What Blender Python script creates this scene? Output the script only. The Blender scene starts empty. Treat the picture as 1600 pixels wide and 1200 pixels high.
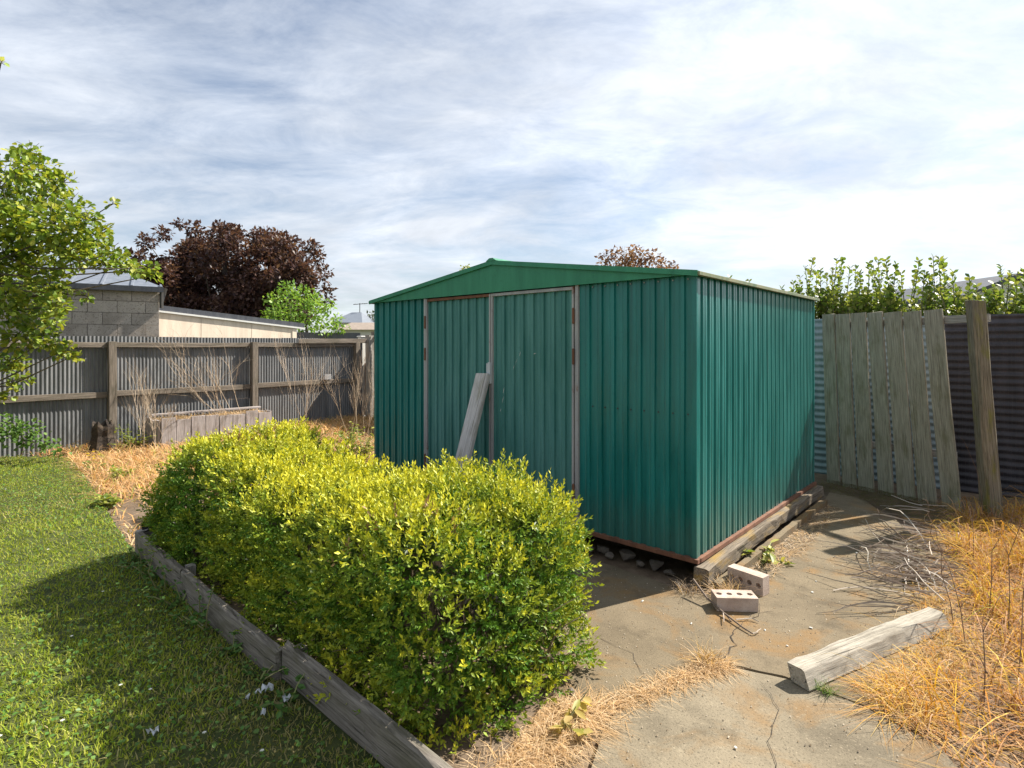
import bpy, math, random
import numpy as np
from mathutils import Vector, Matrix
random.seed(11)
rng = np.random.default_rng(11)
scene = bpy.context.scene
COL = scene.collection

# ------------------------------------------------------------------ camera, sky, sun, exposure
F, H, HY, CX = 878.0, 1.5, 540.0, 800.0          # focal length in photo pixels, eye height, horizon row
cd = bpy.data.cameras.new('camera'); cam = bpy.data.objects.new('camera', cd); COL.objects.link(cam)
cam.location = (0, 0, H); cam.rotation_euler = (math.radians(90), 0, 0)
cd.sensor_width = 36; cd.lens = F / 1600 * 36; cd.shift_y = -60 / 1600; cd.clip_end = 2000; cd.clip_start = 0.05
scene.camera = cam
SUN_AZ = Vector((0.893, 0.450, 0)).normalized(); SUN_EL = math.radians(44)
to_sun = Vector((SUN_AZ.x * math.cos(SUN_EL), SUN_AZ.y * math.cos(SUN_EL), math.sin(SUN_EL)))
sd = bpy.data.lights.new('sun', 'SUN'); sun = bpy.data.objects.new('sun', sd); COL.objects.link(sun)
sd.energy = 5.0; sd.angle = math.radians(0.6); sd.color = (1.0, 0.93, 0.82)
sun.rotation_euler = to_sun.to_track_quat('Z', 'Y').to_euler(); sun.location = (6, 4, 9)

w = bpy.data.worlds.new('World'); scene.world = w; w.use_nodes = True
nt = w.node_tree; nt.nodes.clear()
def nd(t, tree=None, **kw):
    n = (tree or nt).nodes.new(t)
    for k, v in kw.items(): setattr(n, k, v)
    return n
out = nd('ShaderNodeOutputWorld'); bg = nd('ShaderNodeBackground'); bg.inputs['Strength'].default_value = 0.056
sky = nd('ShaderNodeTexSky', sky_type='NISHITA', sun_disc=False, sun_elevation=SUN_EL,
         sun_rotation=math.atan2(SUN_AZ.x, SUN_AZ.y), air_density=1.0, dust_density=0.6, ozone_density=1.6)
tc = nd('ShaderNodeTexCoord'); sep = nd('ShaderNodeSeparateXYZ'); nt.links.new(tc.outputs['Generated'], sep.inputs[0])
def mth(op, a, b=None, tree=None, clamp=False):
    n = nd('ShaderNodeMath', tree, operation=op); n.use_clamp = clamp
    L = (tree or nt).links
    for i, x in enumerate((a, b)):
        if x is None: continue
        if isinstance(x, (int, float)): n.inputs[i].default_value = x
        else: L.new(x, n.inputs[i])
    return n.outputs[0]
zc = mth('ADD', mth('MAXIMUM', sep.outputs[2], 0.0), 0.16)
cmb = nd('ShaderNodeCombineXYZ')
nt.links.new(mth('DIVIDE', sep.outputs[0], zc), cmb.inputs[0]); nt.links.new(mth('DIVIDE', sep.outputs[1], zc), cmb.inputs[1])
def cloudnoise(scale, detail, rough, sx, sy, rot, dist):
    mp = nd('ShaderNodeMapping'); mp.inputs['Scale'].default_value = (sx, sy, 1); mp.inputs['Rotation'].default_value = (0, 0, rot)
    mp.inputs['Location'].default_value = (3.1, 1.7, 0)
    nt.links.new(cmb.outputs[0], mp.inputs[0])
    n = nd('ShaderNodeTexNoise'); n.inputs['Scale'].default_value = scale; n.inputs['Detail'].default_value = detail
    n.inputs['Roughness'].default_value = rough; n.inputs['Distortion'].default_value = dist
    nt.links.new(mp.outputs[0], n.inputs['Vector']); return n.outputs[0]
n1 = cloudnoise(0.55, 7, 0.6, 1.0, 1.5, 0.5, 0.5)
n2 = cloudnoise(2.6, 10, 0.66, 0.9, 1.35, 0.45, 0.45)
n3 = cloudnoise(0.9, 7, 0.6, 0.9, 1.2, 1.1, 0.6)
cl = mth('ADD', mth('MULTIPLY', n1, 0.62), mth('MULTIPLY', n2, 0.38))
rp = nd('ShaderNodeMapRange'); rp.inputs[1].default_value = 0.36; rp.inputs[2].default_value = 0.585; rp.inputs[3].default_value = 0.2; rp.inputs[4].default_value = 0.97
nt.links.new(cl, rp.inputs[0])
# clouds scatter more light towards the sun, as thin cloud does
dt = nd('ShaderNodeVectorMath', operation='DOT_PRODUCT'); dt.inputs[1].default_value = to_sun
nt.links.new(tc.outputs['Generated'], dt.inputs[0])
glow = mth('POWER', mth('MAXIMUM', dt.outputs['Value'], 0.0), 3.0)
thick = nd('ShaderNodeMapRange'); thick.inputs[1].default_value = 0.38; thick.inputs[2].default_value = 0.66; thick.inputs[3].default_value = 1.12; thick.inputs[4].default_value = 0.80
nt.links.new(n3, thick.inputs[0])
lum = mth('MULTIPLY', mth('ADD', 7.4, mth('MULTIPLY', glow, 4.2)), thick.outputs[0])
cc = nd('ShaderNodeCombineXYZ')
nt.links.new(mth('MULTIPLY', lum, 0.93), cc.inputs[0]); nt.links.new(mth('MULTIPLY', lum, 0.985), cc.inputs[1]); nt.links.new(mth('MULTIPLY', lum, 1.07), cc.inputs[2])
mx = nd('ShaderNodeMix', data_type='RGBA'); nt.links.new(rp.outputs[0], mx.inputs[0])
nt.links.new(sky.outputs[0], mx.inputs[6]); nt.links.new(cc.outputs[0], mx.inputs[7])
nt.links.new(mx.outputs[2], bg.inputs[0]); nt.links.new(bg.outputs[0], out.inputs[0])
scene.view_settings.view_transform = 'Standard'; scene.view_settings.look = 'None'
scene.view_settings.gamma = 1.0; scene.view_settings.use_curve_mapping = False; scene.view_settings.exposure = 1.2

# ------------------------------------------------------------------ frames
UA = Vector((0.741, -0.6715, 0)).normalized(); UB = Vector((0.6715, 0.741, 0)).normalized(); C0 = Vector((1.161, 3.54, 0))
def AB(a, b, z=0.0): return C0 - UA * a + UB * b + Vector((0, 0, z))
def G(x, y, z=0.0):
    Y = F * (H - z) / (y - HY); return Vector(((x - CX) / F * Y, Y, z))
def PX(x, y, Y): return Vector(((x - CX) / F * Y, Y, H - (y - HY) / F * Y))
def on_b(x, b):                                    # distance where pixel column x meets the plane b (parallel to the shed front)
    k = (x - CX) / F; return (b + UB.x * C0.x + UB.y * C0.y) / (UB.x * k + UB.y)
def frame(o, dx):
    x = Vector((dx[0], dx[1], 0)).normalized(); z = Vector((0, 0, 1)); y = z.cross(x)
    M = Matrix((x, y, z)).transposed().to_4x4(); M.translation = Vector((o[0], o[1], o[2] if len(o) > 2 else 0)); return M
MY = frame(C0, UA)                                 # yard frame: x = -a, y = b
W = {}
def link(o, parent=None, M=None):
    M = M if M is not None else Matrix.Identity(4)
    COL.objects.link(o)
    if parent is not None:
        o.parent = parent; o.matrix_basis = W[parent.name].inverted() @ M
    else: o.matrix_basis = M
    W[o.name] = M; return o
def tag(o, label=None, cat=None, group=None, kind=None):
    if label: o['label'] = label
    if cat: o['category'] = cat
    if group: o['group'] = group
    if kind: o['kind'] = kind
    return o
def thing(name, M, label, cat, group=None):
    if not isinstance(M, Matrix): M = Matrix.Translation(M)
    return tag(link(bpy.data.objects.new(name, None), None, M), label, cat, group)

# ------------------------------------------------------------------ materials
MATS = {}
def newmat(name):
    m = bpy.data.materials.new(name); m.use_nodes = True; t = m.node_tree; t.nodes.clear()
    o = t.nodes.new('ShaderNodeOutputMaterial'); p = t.nodes.new('ShaderNodeBsdfPrincipled'); t.links.new(p.outputs[0], o.inputs[0])
    MATS[name] = m; return m, t, p, o
def coords(t, scale=(1, 1, 1), kind='Object', rot=(0, 0, 0), rnd=False):
    c = t.nodes.new('ShaderNodeTexCoord'); mp = t.nodes.new('ShaderNodeMapping')
    mp.inputs['Scale'].default_value = scale; mp.inputs['Rotation'].default_value = rot
    t.links.new(c.outputs[kind], mp.inputs[0])
    if rnd:
        oi = t.nodes.new('ShaderNodeObjectInfo'); v = t.nodes.new('ShaderNodeVectorMath'); v.operation = 'SCALE'
        v.inputs[0].default_value = (37, 53, 71); t.links.new(oi.outputs['Random'], v.inputs['Scale']); t.links.new(v.outputs[0], mp.inputs['Location'])
    return mp.outputs[0]
def noise(t, vec, scale, detail=4, rough=0.55, dist=0.0):
    n = t.nodes.new('ShaderNodeTexNoise'); n.inputs['Scale'].default_value = scale; n.inputs['Detail'].default_value = detail
    n.inputs['Roughness'].default_value = rough; n.inputs['Distortion'].default_value = dist
    t.links.new(vec, n.inputs['Vector']); return n.outputs[0]
def ramp(t, fac, stops):
    r = t.nodes.new('ShaderNodeValToRGB'); e = r.color_ramp.elements
    while len(e) < len(stops): e.new(0.5)
    for i, (p, c) in enumerate(stops):
        e[i].position = p; e[i].color = (c[0], c[1], c[2], 1) if not isinstance(c, (int, float)) else (c, c, c, 1)
    t.links.new(fac, r.inputs[0]); return r.outputs[0]
def mix(t, fac, a, b, mode='MIX'):
    n = t.nodes.new('ShaderNodeMix'); n.data_type = 'RGBA'; n.blend_type = mode
    for i, x in ((0, fac), (6, a), (7, b)):
        if isinstance(x, (int, float)): n.inputs[i].default_value = x
        elif isinstance(x, tuple): n.inputs[i].default_value = (*x, 1)
        else: t.links.new(x, n.inputs[i])
    return n.outputs[2]
def bump(t, p, h, strength, dist=0.01):
    b = t.nodes.new('ShaderNodeBump'); b.inputs['Strength'].default_value = strength; b.inputs['Distance'].default_value = dist
    t.links.new(h, b.inputs['Height']); t.links.new(b.outputs[0], p.inputs['Normal'])
def wood(name, light, dark, stain=(0.10, 0.11, 0.05), stain_amt=0.5, crack=0.6, rough=0.85):
    m, t, p, o = newmat(name)
    v = coords(t, (2.6, 62, 62), rnd=True); g = noise(t, v, 1.6, 8, 0.7, 0.5)
    c = ramp(t, g, [(0.28, tuple(x * 0.45 for x in dark)), (0.42, dark), (0.62, light), (0.8, tuple(min(1, x * 1.15) for x in light))])
    pv = coords(t, (3, 9, 9), rnd=True); pn = noise(t, pv, 1.3, 5, 0.6)
    pf = ramp(t, pn, [(0.50, 0.0), (0.68, stain_amt)])
    c = mix(t, pf, c, stain)
    cv = coords(t, (1.5, 85, 85), rnd=True); cn = noise(t, cv, 0.9, 3, 0.5, 0.8)
    cf = ramp(t, cn, [(0.30, crack), (0.37, 0.0)])
    c = mix(t, cf, c, (0.02, 0.017, 0.014))
    t.links.new(c, p.inputs['Base Color']); p.inputs['Roughness'].default_value = rough
    p.inputs['Specular IOR Level'].default_value = 0.2
    bump(t, p, mth('SUBTRACT', g, cf, t), 0.55, 0.006); return m
wood('grey_timber', (0.40, 0.37, 0.33), (0.23, 0.21, 0.19), (0.12, 0.12, 0.06), 0.45)
wood('pale_timber', (0.40, 0.365, 0.30), (0.26, 0.235, 0.195), (0.13, 0.11, 0.08), 0.7, 0.85)
wood('plank_timber', (0.56, 0.54, 0.53), (0.40, 0.38, 0.37), (0.15, 0.14, 0.06), 0.55, 0.4)
wood('paling_timber', (0.35, 0.32, 0.25), (0.22, 0.195, 0.15), (0.13, 0.12, 0.06), 0.6, 0.3)
wood('fence_timber', (0.23, 0.195, 0.16), (0.125, 0.105, 0.085), (0.08, 0.075, 0.05), 0.5)
wood('mossy_timber', (0.24, 0.205, 0.15), (0.12, 0.10, 0.07), (0.17, 0.16, 0.03), 0.8)
wood('sleeper_timber', (0.23, 0.19, 0.145), (0.12, 0.10, 0.075), (0.36, 0.22, 0.03), 0.55, 0.8)
wood('planter_timber', (0.42, 0.38, 0.37), (0.27, 0.24, 0.23), (0.16, 0.13, 0.10), 0.5)
wood('edging_timber', (0.235, 0.21, 0.18), (0.135, 0.118, 0.10), (0.09, 0.085, 0.05), 0.6, .8)
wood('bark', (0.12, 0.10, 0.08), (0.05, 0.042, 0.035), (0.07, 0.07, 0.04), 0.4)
wood('burnt_stump', (0.07, 0.055, 0.045), (0.025, 0.02, 0.017), (0.16, 0.12, 0.08), 0.5)

def paint(name, col, fade, rough=0.42, dirt=0.35, rust=0.0, coat=0.0, splash=0.0):
    m, t, p, o = newmat(name)
    v = coords(t, (7, 7, 0.8)); n = noise(t, v, 1.3, 8, 0.68, 0.3)
    c = mix(t, ramp(t, n, [(0.38, 0.0), (0.62, 1.0)]), tuple(x * .88 for x in col), fade)
    v2 = coords(t, (40, 40, 40)); n2 = noise(t, v2, 1.0, 3, 0.7)
    c = mix(t, ramp(t, n2, [(0.30, dirt), (0.42, 0.0)]), c, tuple(x * 0.6 for x in col))
    if rust > 0:
        v3 = coords(t, (4, 4, 2)); n3 = noise(t, v3, 2.2, 6, 0.65)
        c = mix(t, ramp(t, n3, [(0.62 - rust * 0.3, 0.0), (0.70 - rust * 0.3, 1.0)]), c, (0.16, 0.055, 0.025))
    if splash > 0:
        sp_ = t.nodes.new('ShaderNodeSeparateXYZ'); t.links.new(coords(t), sp_.inputs[0])
        hh = mth('ADD', sp_.outputs[2], mth('MULTIPLY', noise(t, coords(t, (9, 9, 4)), 1.5, 7, .7), -.55, t), t)
        c = mix(t, ramp(t, hh, [(0.0, splash), (0.22, 0.0)]), c, (0.10, 0.085, 0.055))
        sk = noise(t, coords(t, (26, 26, 1.1)), 1.0, 4, .6); c = mix(t, ramp(t, sk, [(0.66, 0.0), (0.80, .5)]), c, (0.16, 0.20, 0.18))
        sf = noise(t, coords(t, (14, 14, 9)), 1.2, 6, .75, 1.0); c = mix(t, ramp(t, sf, [(0.69, 0.0), (0.74, .45)]), c, (0.05, 0.045, 0.03))
    t.links.new(c, p.inputs['Base Color']); t.links.new(ramp(t, n, [(0.3, rough - 0.06), (0.7, rough + 0.12)]), p.inputs['Roughness'])
    p.inputs['Coat Weight'].default_value = coat; p.inputs['Coat Roughness'].default_value = 0.3
    bump(t, p, noise(t, coords(t, (5, 5, 1.2)), 1.2, 2), 0.12, 0.01); return m
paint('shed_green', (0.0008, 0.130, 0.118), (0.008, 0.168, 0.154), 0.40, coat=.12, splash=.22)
paint('sunlit_green', (0.003, 0.130, 0.118), (0.02, 0.185, 0.170), 0.34, coat=.5, splash=.2)  # shed green paled for the sunlit side wall, light put into the colour
paint('door_green', (0.035, 0.175, 0.158), (0.075, 0.225, 0.205), 0.55, splash=.2)
paint('gable_green', (0.012, 0.185, 0.092), (0.03, 0.22, 0.12), 0.5)
paint('capping', (0.10, 0.16, 0.08), (0.22, 0.22, 0.13), 0.7, 0.6)
paint('galvanised', (0.27, 0.27, 0.28), (0.37, 0.365, 0.36), 0.55, 0.4, 0.10)
paint('rusty_steel', (0.12, 0.05, 0.028), (0.20, 0.09, 0.05), 0.8, 0.6)
paint('fence_iron', (0.10, 0.105, 0.11), (0.165, 0.17, 0.175), 0.62, 0.5)
paint('blue_iron', (0.20, 0.26, 0.29), (0.28, 0.33, 0.35), 0.55, 0.5)
paint('black_iron', (0.035, 0.033, 0.042), (0.06, 0.055, 0.065), 0.55, 0.4)
paint('white_paint', (0.72, 0.72, 0.70), (0.62, 0.61, 0.57), 0.6, 0.5)
paint('cream_wall', (0.76, 0.64, 0.51), (0.80, 0.68, 0.55), 0.8, 0.2)
paint('dark_roof', (0.05, 0.055, 0.07), (0.07, 0.075, 0.09), 0.5, 0.2)
paint('zinc_roof', (0.12, 0.14, 0.175), (0.16, 0.18, 0.215), 0.45, 0.2)
paint('tile_roof', (0.20, 0.16, 0.13), (0.27, 0.22, 0.18), 0.85, 0.4)
paint('black_plastic', (0.012, 0.012, 0.013), (0.02, 0.02, 0.021), 0.35, 0.1)
paint('dark_metal', (0.03, 0.028, 0.026), (0.05, 0.045, 0.04), 0.5, 0.2)
paint('white_plastic', (0.58, 0.60, 0.62), (0.48, 0.50, 0.52), 0.5, 0.1)
def mineral(name, cols, scale=6.0, rough=0.9, speck=0.3, bs=0.5):
    m, t, p, o = newmat(name); v = coords(t, rnd=True)
    n = noise(t, v, scale, 7, 0.65); c = ramp(t, n, [(0.28, cols[0]), (0.5, cols[1]), (0.72, cols[2])])
    n2 = noise(t, v, scale * 22, 2, 0.6); c = mix(t, ramp(t, n2, [(0.33, speck), (0.45, 0.0)]), c, tuple(x * 0.4 for x in cols[0]))
    t.links.new(c, p.inputs['Base Color']); p.inputs['Roughness'].default_value = rough; p.inputs['Specular IOR Level'].default_value = 0.25
    bump(t, p, n2, bs, 0.004); return m
mineral('brick_clay', [(0.30, 0.225, 0.18), (0.44, 0.345, 0.285), (0.53, 0.44, 0.375)], 11, speck=.6)
mineral('block_grey', [(0.27, 0.23, 0.195), (0.42, 0.365, 0.315), (0.52, 0.46, 0.40)], 2.2, speck=0.6)
mineral('mortar', [(0.12, 0.11, 0.10), (0.18, 0.16, 0.14), (0.24, 0.21, 0.19)], 6)
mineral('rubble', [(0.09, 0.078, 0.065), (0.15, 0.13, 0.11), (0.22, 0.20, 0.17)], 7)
mineral('pebble_white', [(0.55, 0.53, 0.48), (0.68, 0.66, 0.61), (0.76, 0.74, 0.70)], 12)
mineral('soil', [(0.085, 0.060, 0.040), (0.15, 0.11, 0.075), (0.22, 0.165, 0.11)], 5, bs=0.9)
mineral('flower_yellow', [(0.70, 0.50, 0.02), (0.78, 0.60, 0.03), (0.82, 0.66, 0.04)], 30)
mineral('dark_void', [(0.03, 0.025, 0.02), (0.05, 0.04, 0.033), (0.07, 0.06, 0.05)], 8)
mineral('lawn_soil', [(0.03, 0.04, 0.012), (0.05, 0.065, 0.018), (0.08, 0.085, 0.03)], 7, bs=0.9)
mineral('far_ground', [(0.07, 0.08, 0.03), (0.10, 0.11, 0.045), (0.13, 0.13, 0.06)], 0.3)
def concrete(name, base):
    m, t, p, o = newmat(name); v = coords(t)
    n = noise(t, v, 1.7, 8, 0.65, 0.4); k = np.array(base)
    c = ramp(t, n, [(0.30, tuple(k * 0.62)), (0.48, tuple(k)), (0.66, tuple(k * 1.22))])
    o1 = noise(t, v, 2.6, 6, 0.6, 0.6); c = mix(t, ramp(t, o1, [(0.50, 0.0), (0.68, 0.75)]), c, (0.23, 0.125, 0.04))
    d1 = noise(t, coords(t, (1.3, 1.3, 1), rot=(0, 0, 0.7)), 3.3, 7, 0.7); c = mix(t, ramp(t, d1, [(0.30, 0.65), (0.47, 0.0)]), c, tuple(k * 0.42))
    l1 = noise(t, v, 9.0, 5, 0.65); c = mix(t, ramp(t, l1, [(0.62, 0.0), (0.72, 0.5)]), c, tuple(np.minimum(k * 1.55, 0.6)))
    s = noise(t, v, 130, 2, 0.7); c = mix(t, ramp(t, s, [(0.34, 0.55), (0.46, 0.0)]), c, tuple(k * 0.35))
    s2 = noise(t, v, 75, 2, 0.7); c = mix(t, ramp(t, s2, [(0.60, 0.0), (0.72, 0.5)]), c, tuple(np.minimum(k * 1.7, 0.7)))
    t.links.new(c, p.inputs['Base Color']); p.inputs['Roughness'].default_value = 0.92; p.inputs['Specular IOR Level'].default_value = 0.2
    bump(t, p, mth('ADD', s, mth('MULTIPLY', d1, 1.5, t), t), 0.5, 0.004); return m
concrete('concrete_old', (0.160, 0.128, 0.084)); concrete('concrete_pale', (0.200, 0.168, 0.118))
def leafmat(name, trans=0.35, rough=0.45, spec=0.35):
    m, t, p, o = newmat(name)
    a = t.nodes.new('ShaderNodeAttribute'); a.attribute_name = 'Col'
    t.links.new(a.outputs['Color'], p.inputs['Base Color']); p.inputs['Roughness'].default_value = rough; p.inputs['Specular IOR Level'].default_value = spec
    tr = t.nodes.new('ShaderNodeBsdfTranslucent'); t.links.new(mix(t, 1.0, a.outputs['Color'], (1.25, 1.2, 0.7), 'MULTIPLY'), tr.inputs[0])
    ms = t.nodes.new('ShaderNodeMixShader'); ms.inputs[0].default_value = trans
    t.links.new(p.outputs[0], ms.inputs[1]); t.links.new(tr.outputs[0], ms.inputs[2]); t.links.new(ms.outputs[0], o.inputs[0]); return m
leafmat('leaf', 0.38); leafmat('hedge_leaf', 0.24, 0.5, 0.3); leafmat('grass_blade', 0.45, 0.6, 0.2); leafmat('straw', 0.25, 0.85, 0.06); leafmat('gloss_leaf', 0.35, 0.45, 0.4); leafmat('dry_twig', 0.0, 0.8, 0.15)

# ------------------------------------------------------------------ mesh builders
def buckle(pa, pb, rows=14, amp=.0022, nx=0, ny=1, seed=0):
    q = np.random.default_rng(seed); k = q.normal(size=(6, 2)) * np.array([2.2, 2.6]); ph = q.uniform(0, 6.28, 6); mb = MB(); n = len(pa)
    for j in range(rows + 1):
        for a_, b_ in zip(pa, pb):
            p = [a_[i] + (b_[i] - a_[i]) * j / rows for i in range(3)]; s_ = p[0] + p[1]
            d = amp * float(np.sin(k[:, 0] * s_ + k[:, 1] * p[2] + ph).sum()) / 2 * min(1, 4 * j / rows, 4 * (rows - j) / rows)
            mb.v.append((p[0] + nx * d, p[1] + ny * d, p[2]))
    mb.f = [(j * n + i, j * n + i + 1, (j + 1) * n + i + 1, (j + 1) * n + i) for j in range(rows) for i in range(n - 1)]; return mb
class MB:
    def __init__(s): s.v = []; s.f = []
    def box(s, x0, x1, y0, y1, z0, z1):
        b = len(s.v); s.v += [(x, y, z) for z in (z0, z1) for y in (y0, y1) for x in (x0, x1)]
        s.f += [tuple(b + i for i in q) for q in ((0, 2, 3, 1), (4, 5, 7, 6), (0, 1, 5, 4), (2, 6, 7, 3), (0, 4, 6, 2), (1, 3, 7, 5))]; return s
    def prism(s, poly, z0, z1):
        b = len(s.v); n = len(poly)
        s.v += [(p[0], p[1], z0) for p in poly] + [(p[0], p[1], z1) for p in poly]
        s.f.append(tuple(b + i for i in reversed(range(n)))); s.f.append(tuple(b + n + i for i in range(n)))
        s.f += [(b + i, b + (i + 1) % n, b + n + (i + 1) % n, b + n + i) for i in range(n)]; return s
    def hull8(s, lo, hi):                          # 4 points below, 4 above
        b = len(s.v); s.v += [tuple(p) for p in lo] + [tuple(p) for p in hi]
        s.f += [tuple(b + i for i in q) for q in ((0, 3, 2, 1), (4, 5, 6, 7), (0, 1, 5, 4), (1, 2, 6, 5), (2, 3, 7, 6), (3, 0, 4, 7))]; return s
    def strip(s, pa, pb):
        b = len(s.v); n = len(pa); s.v += [tuple(p) for p in pa] + [tuple(p) for p in pb]
        s.f += [(b + i, b + i + 1, b + n + i + 1, b + n + i) for i in range(n - 1)]; return s
    def tube(s, pts, rad, n=6):
        b = len(s.v); pts = [Vector(p) for p in pts]
        for i, p in enumerate(pts):
            d = (pts[min(i + 1, len(pts) - 1)] - pts[max(i - 1, 0)]).normalized()
            u = d.orthogonal().normalized() if abs(d.z) > 0.9 else d.cross(Vector((0, 0, 1))).normalized()
            q = d.cross(u); r = rad[i] if hasattr(rad, '__len__') else rad
            s.v += [tuple(p + (u * math.cos(6.2832 * k / n) + q * math.sin(6.2832 * k / n)) * r) for k in range(n)]
        for i in range(len(pts) - 1):
            s.f += [(b + i * n + k, b + i * n + (k + 1) % n, b + (i + 1) * n + (k + 1) % n, b + (i + 1) * n + k) for k in range(n)]
        e = b + (len(pts) - 1) * n
        s.f.append(tuple(b + k for k in reversed(range(n)))); s.f.append(tuple(e + k for k in range(n))); return s
    def build(s, name, mat, parent=None, M=None, smooth=False, bevel=0.0):
        me = bpy.data.meshes.new(name); me.from_pydata([tuple(v) for v in s.v], [], s.f); me.update()
        me.materials.append(MATS[mat])
        if smooth: me.polygons.foreach_set('use_smooth', [True] * len(me.polygons))
        o = bpy.data.objects.new(name, me); link(o, parent, M)
        if bevel:
            bm = o.modifiers.new('bevel', 'BEVEL'); bm.width = bevel; bm.segments = 2; bm.limit_method = 'ANGLE'
        return o
def npmesh(name, V, Fc, mat, cols=None, parent=None, M=None, smooth=False):
    V = np.asarray(V, dtype=np.float32); Fc = np.asarray(Fc, dtype=np.int32); m, k = Fc.shape
    me = bpy.data.meshes.new(name); me.vertices.add(len(V)); me.vertices.foreach_set('co', V.ravel())
    me.loops.add(m * k); me.loops.foreach_set('vertex_index', Fc.ravel()); me.polygons.add(m)
    me.polygons.foreach_set('loop_start', np.arange(0, m * k, k, dtype=np.int32)); me.update(calc_edges=True)
    if cols is not None:
        ca = me.color_attributes.new('Col', 'FLOAT_COLOR', 'POINT')
        ca.data.foreach_set('color', np.concatenate([cols, np.ones((len(V), 1))], 1).astype(np.float32).ravel())
    if smooth: me.polygons.foreach_set('use_smooth', [True] * m)
    me.materials.append(MATS[mat]); o = bpy.data.objects.new(name, me); return link(o, parent, M)
def nrm(a): return a / np.maximum(np.linalg.norm(a, axis=-1, keepdims=True), 1e-9)
def runit(n): return nrm(rng.normal(size=(n, 3)))
def lumps(p, scale, seed=0, n=7):
    r = np.random.default_rng(seed); k = nrm(r.normal(size=(n, 3))) * scale * r.uniform(0.6, 1.8, (n, 1)); ph = r.uniform(0, 6.28, n)
    return np.sin(p @ k.T + ph).mean(1) * 1.8
def pick(cols, n):
    c = np.array(cols); i = rng.integers(0, len(c), n); j = rng.integers(0, len(c), n); t = rng.random((n, 1))
    return (c[i] * t + c[j] * (1 - t)) * rng.uniform(0.8, 1.2, (n, 1))
def leaves(P, D, N, L, Wd, cols, round_=False, fold=0.2):
    """returns verts, quads, colours"""
    n = len(P); D = nrm(D); S = nrm(np.cross(D, N)); N = np.cross(S, D); L = np.asarray(L).reshape(-1, 1) * np.ones((n, 1)); Wd = np.asarray(Wd).reshape(-1, 1) * np.ones((n, 1))
    up = N * Wd * fold
    if round_:
        pts = [P, P + D * L * .22 + S * Wd * .36 + up * .7, P + D * L * .62 + S * Wd * .5 + up, P + D * L, P + D * L * .62 - S * Wd * .5 + up, P + D * L * .22 - S * Wd * .36 + up * .7]
        q = [(0, 1, 2, 3), (0, 3, 4, 5)]
    else:
        pts = [P, P + D * L * .42 + S * Wd * .5 + up, P + D * L, P + D * L * .42 - S * Wd * .5 + up]; q = [(0, 1, 2), (0, 2, 3)]
    k = len(pts); V = np.stack(pts, 1).reshape(-1, 3); base = np.arange(n)[:, None] * k
    Fc = np.concatenate([base + np.array(x)[None] for x in q], 0); return V, Fc, np.repeat(cols, k, 0)
def merge(parts):
    off = 0; Vs = []; Fs = []; Cs = []
    for V, Fc, Cc in parts: Vs.append(V); Fs.append(Fc + off); Cs.append(Cc); off += len(V)
    return np.concatenate(Vs), np.concatenate(Fs), np.concatenate(Cs)
def blades(P, h, wd, lean, cols, segs=2, az=None, droop=0.0):
    n = len(P); h = np.broadcast_to(h, n)[:, None]; wd = np.broadcast_to(wd, n)[:, None]; lean = np.broadcast_to(lean, n)[:, None]
    az = rng.uniform(0, 6.283, n) if az is None else az
    d = np.stack([np.cos(az), np.sin(az), np.zeros(n)], 1); tw = az + 1.57 + rng.normal(0, .6, n); s = np.stack([np.cos(tw), np.sin(tw), np.zeros(n)], 1)
    pts = []
    for i in range(segs + 1):
        t = i / segs; c = P + d * (h * lean * (0.35 * t + 0.65 * t * t)); c[:, 2:] += h * np.clip(np.cos(np.clip(lean, 0, 1.4) * 0.9), .12, 1) * (t - droop * t * t * t)
        hw = wd * 0.5 * (1 - 0.85 * t ** 1.5); pts += [c - s * hw, c + s * hw]
    k = len(pts); V = np.stack(pts, 1).reshape(-1, 3); base = np.arange(n)[:, None] * k
    Fc = np.concatenate([base + np.array([2 * i, 2 * i + 1, 2 * i + 3, 2 * i + 2])[None] for i in range(segs)], 0)
    V[:, 2] = np.maximum(V[:, 2], np.repeat(P[:, 2], k) - 0.005); return V, Fc, np.repeat(cols, k, 0)
def inpoly(x, y, poly):
    c = np.zeros(len(x), bool); n = len(poly)
    for i in range(n):
        x0, y0 = poly[i][:2]; x1, y1 = poly[(i + 1) % n][:2]
        if y0 == y1: continue
        c ^= ((y0 > y) != (y1 > y)) & (x < (x1 - x0) * (y - y0) / (y1 - y0) + x0)
    return c
def scatter(poly, n, z=0.0):
    p = np.array([q[:2] for q in poly]); lo, hi = p.min(0), p.max(0); res = np.zeros((0, 2))
    while len(res) < n:
        c = rng.uniform(lo, hi, (n * 2, 2)); res = np.concatenate([res, c[inpoly(c[:, 0], c[:, 1], poly)]])
    return np.concatenate([res[:n], np.full((n, 1), z)], 1)
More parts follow.
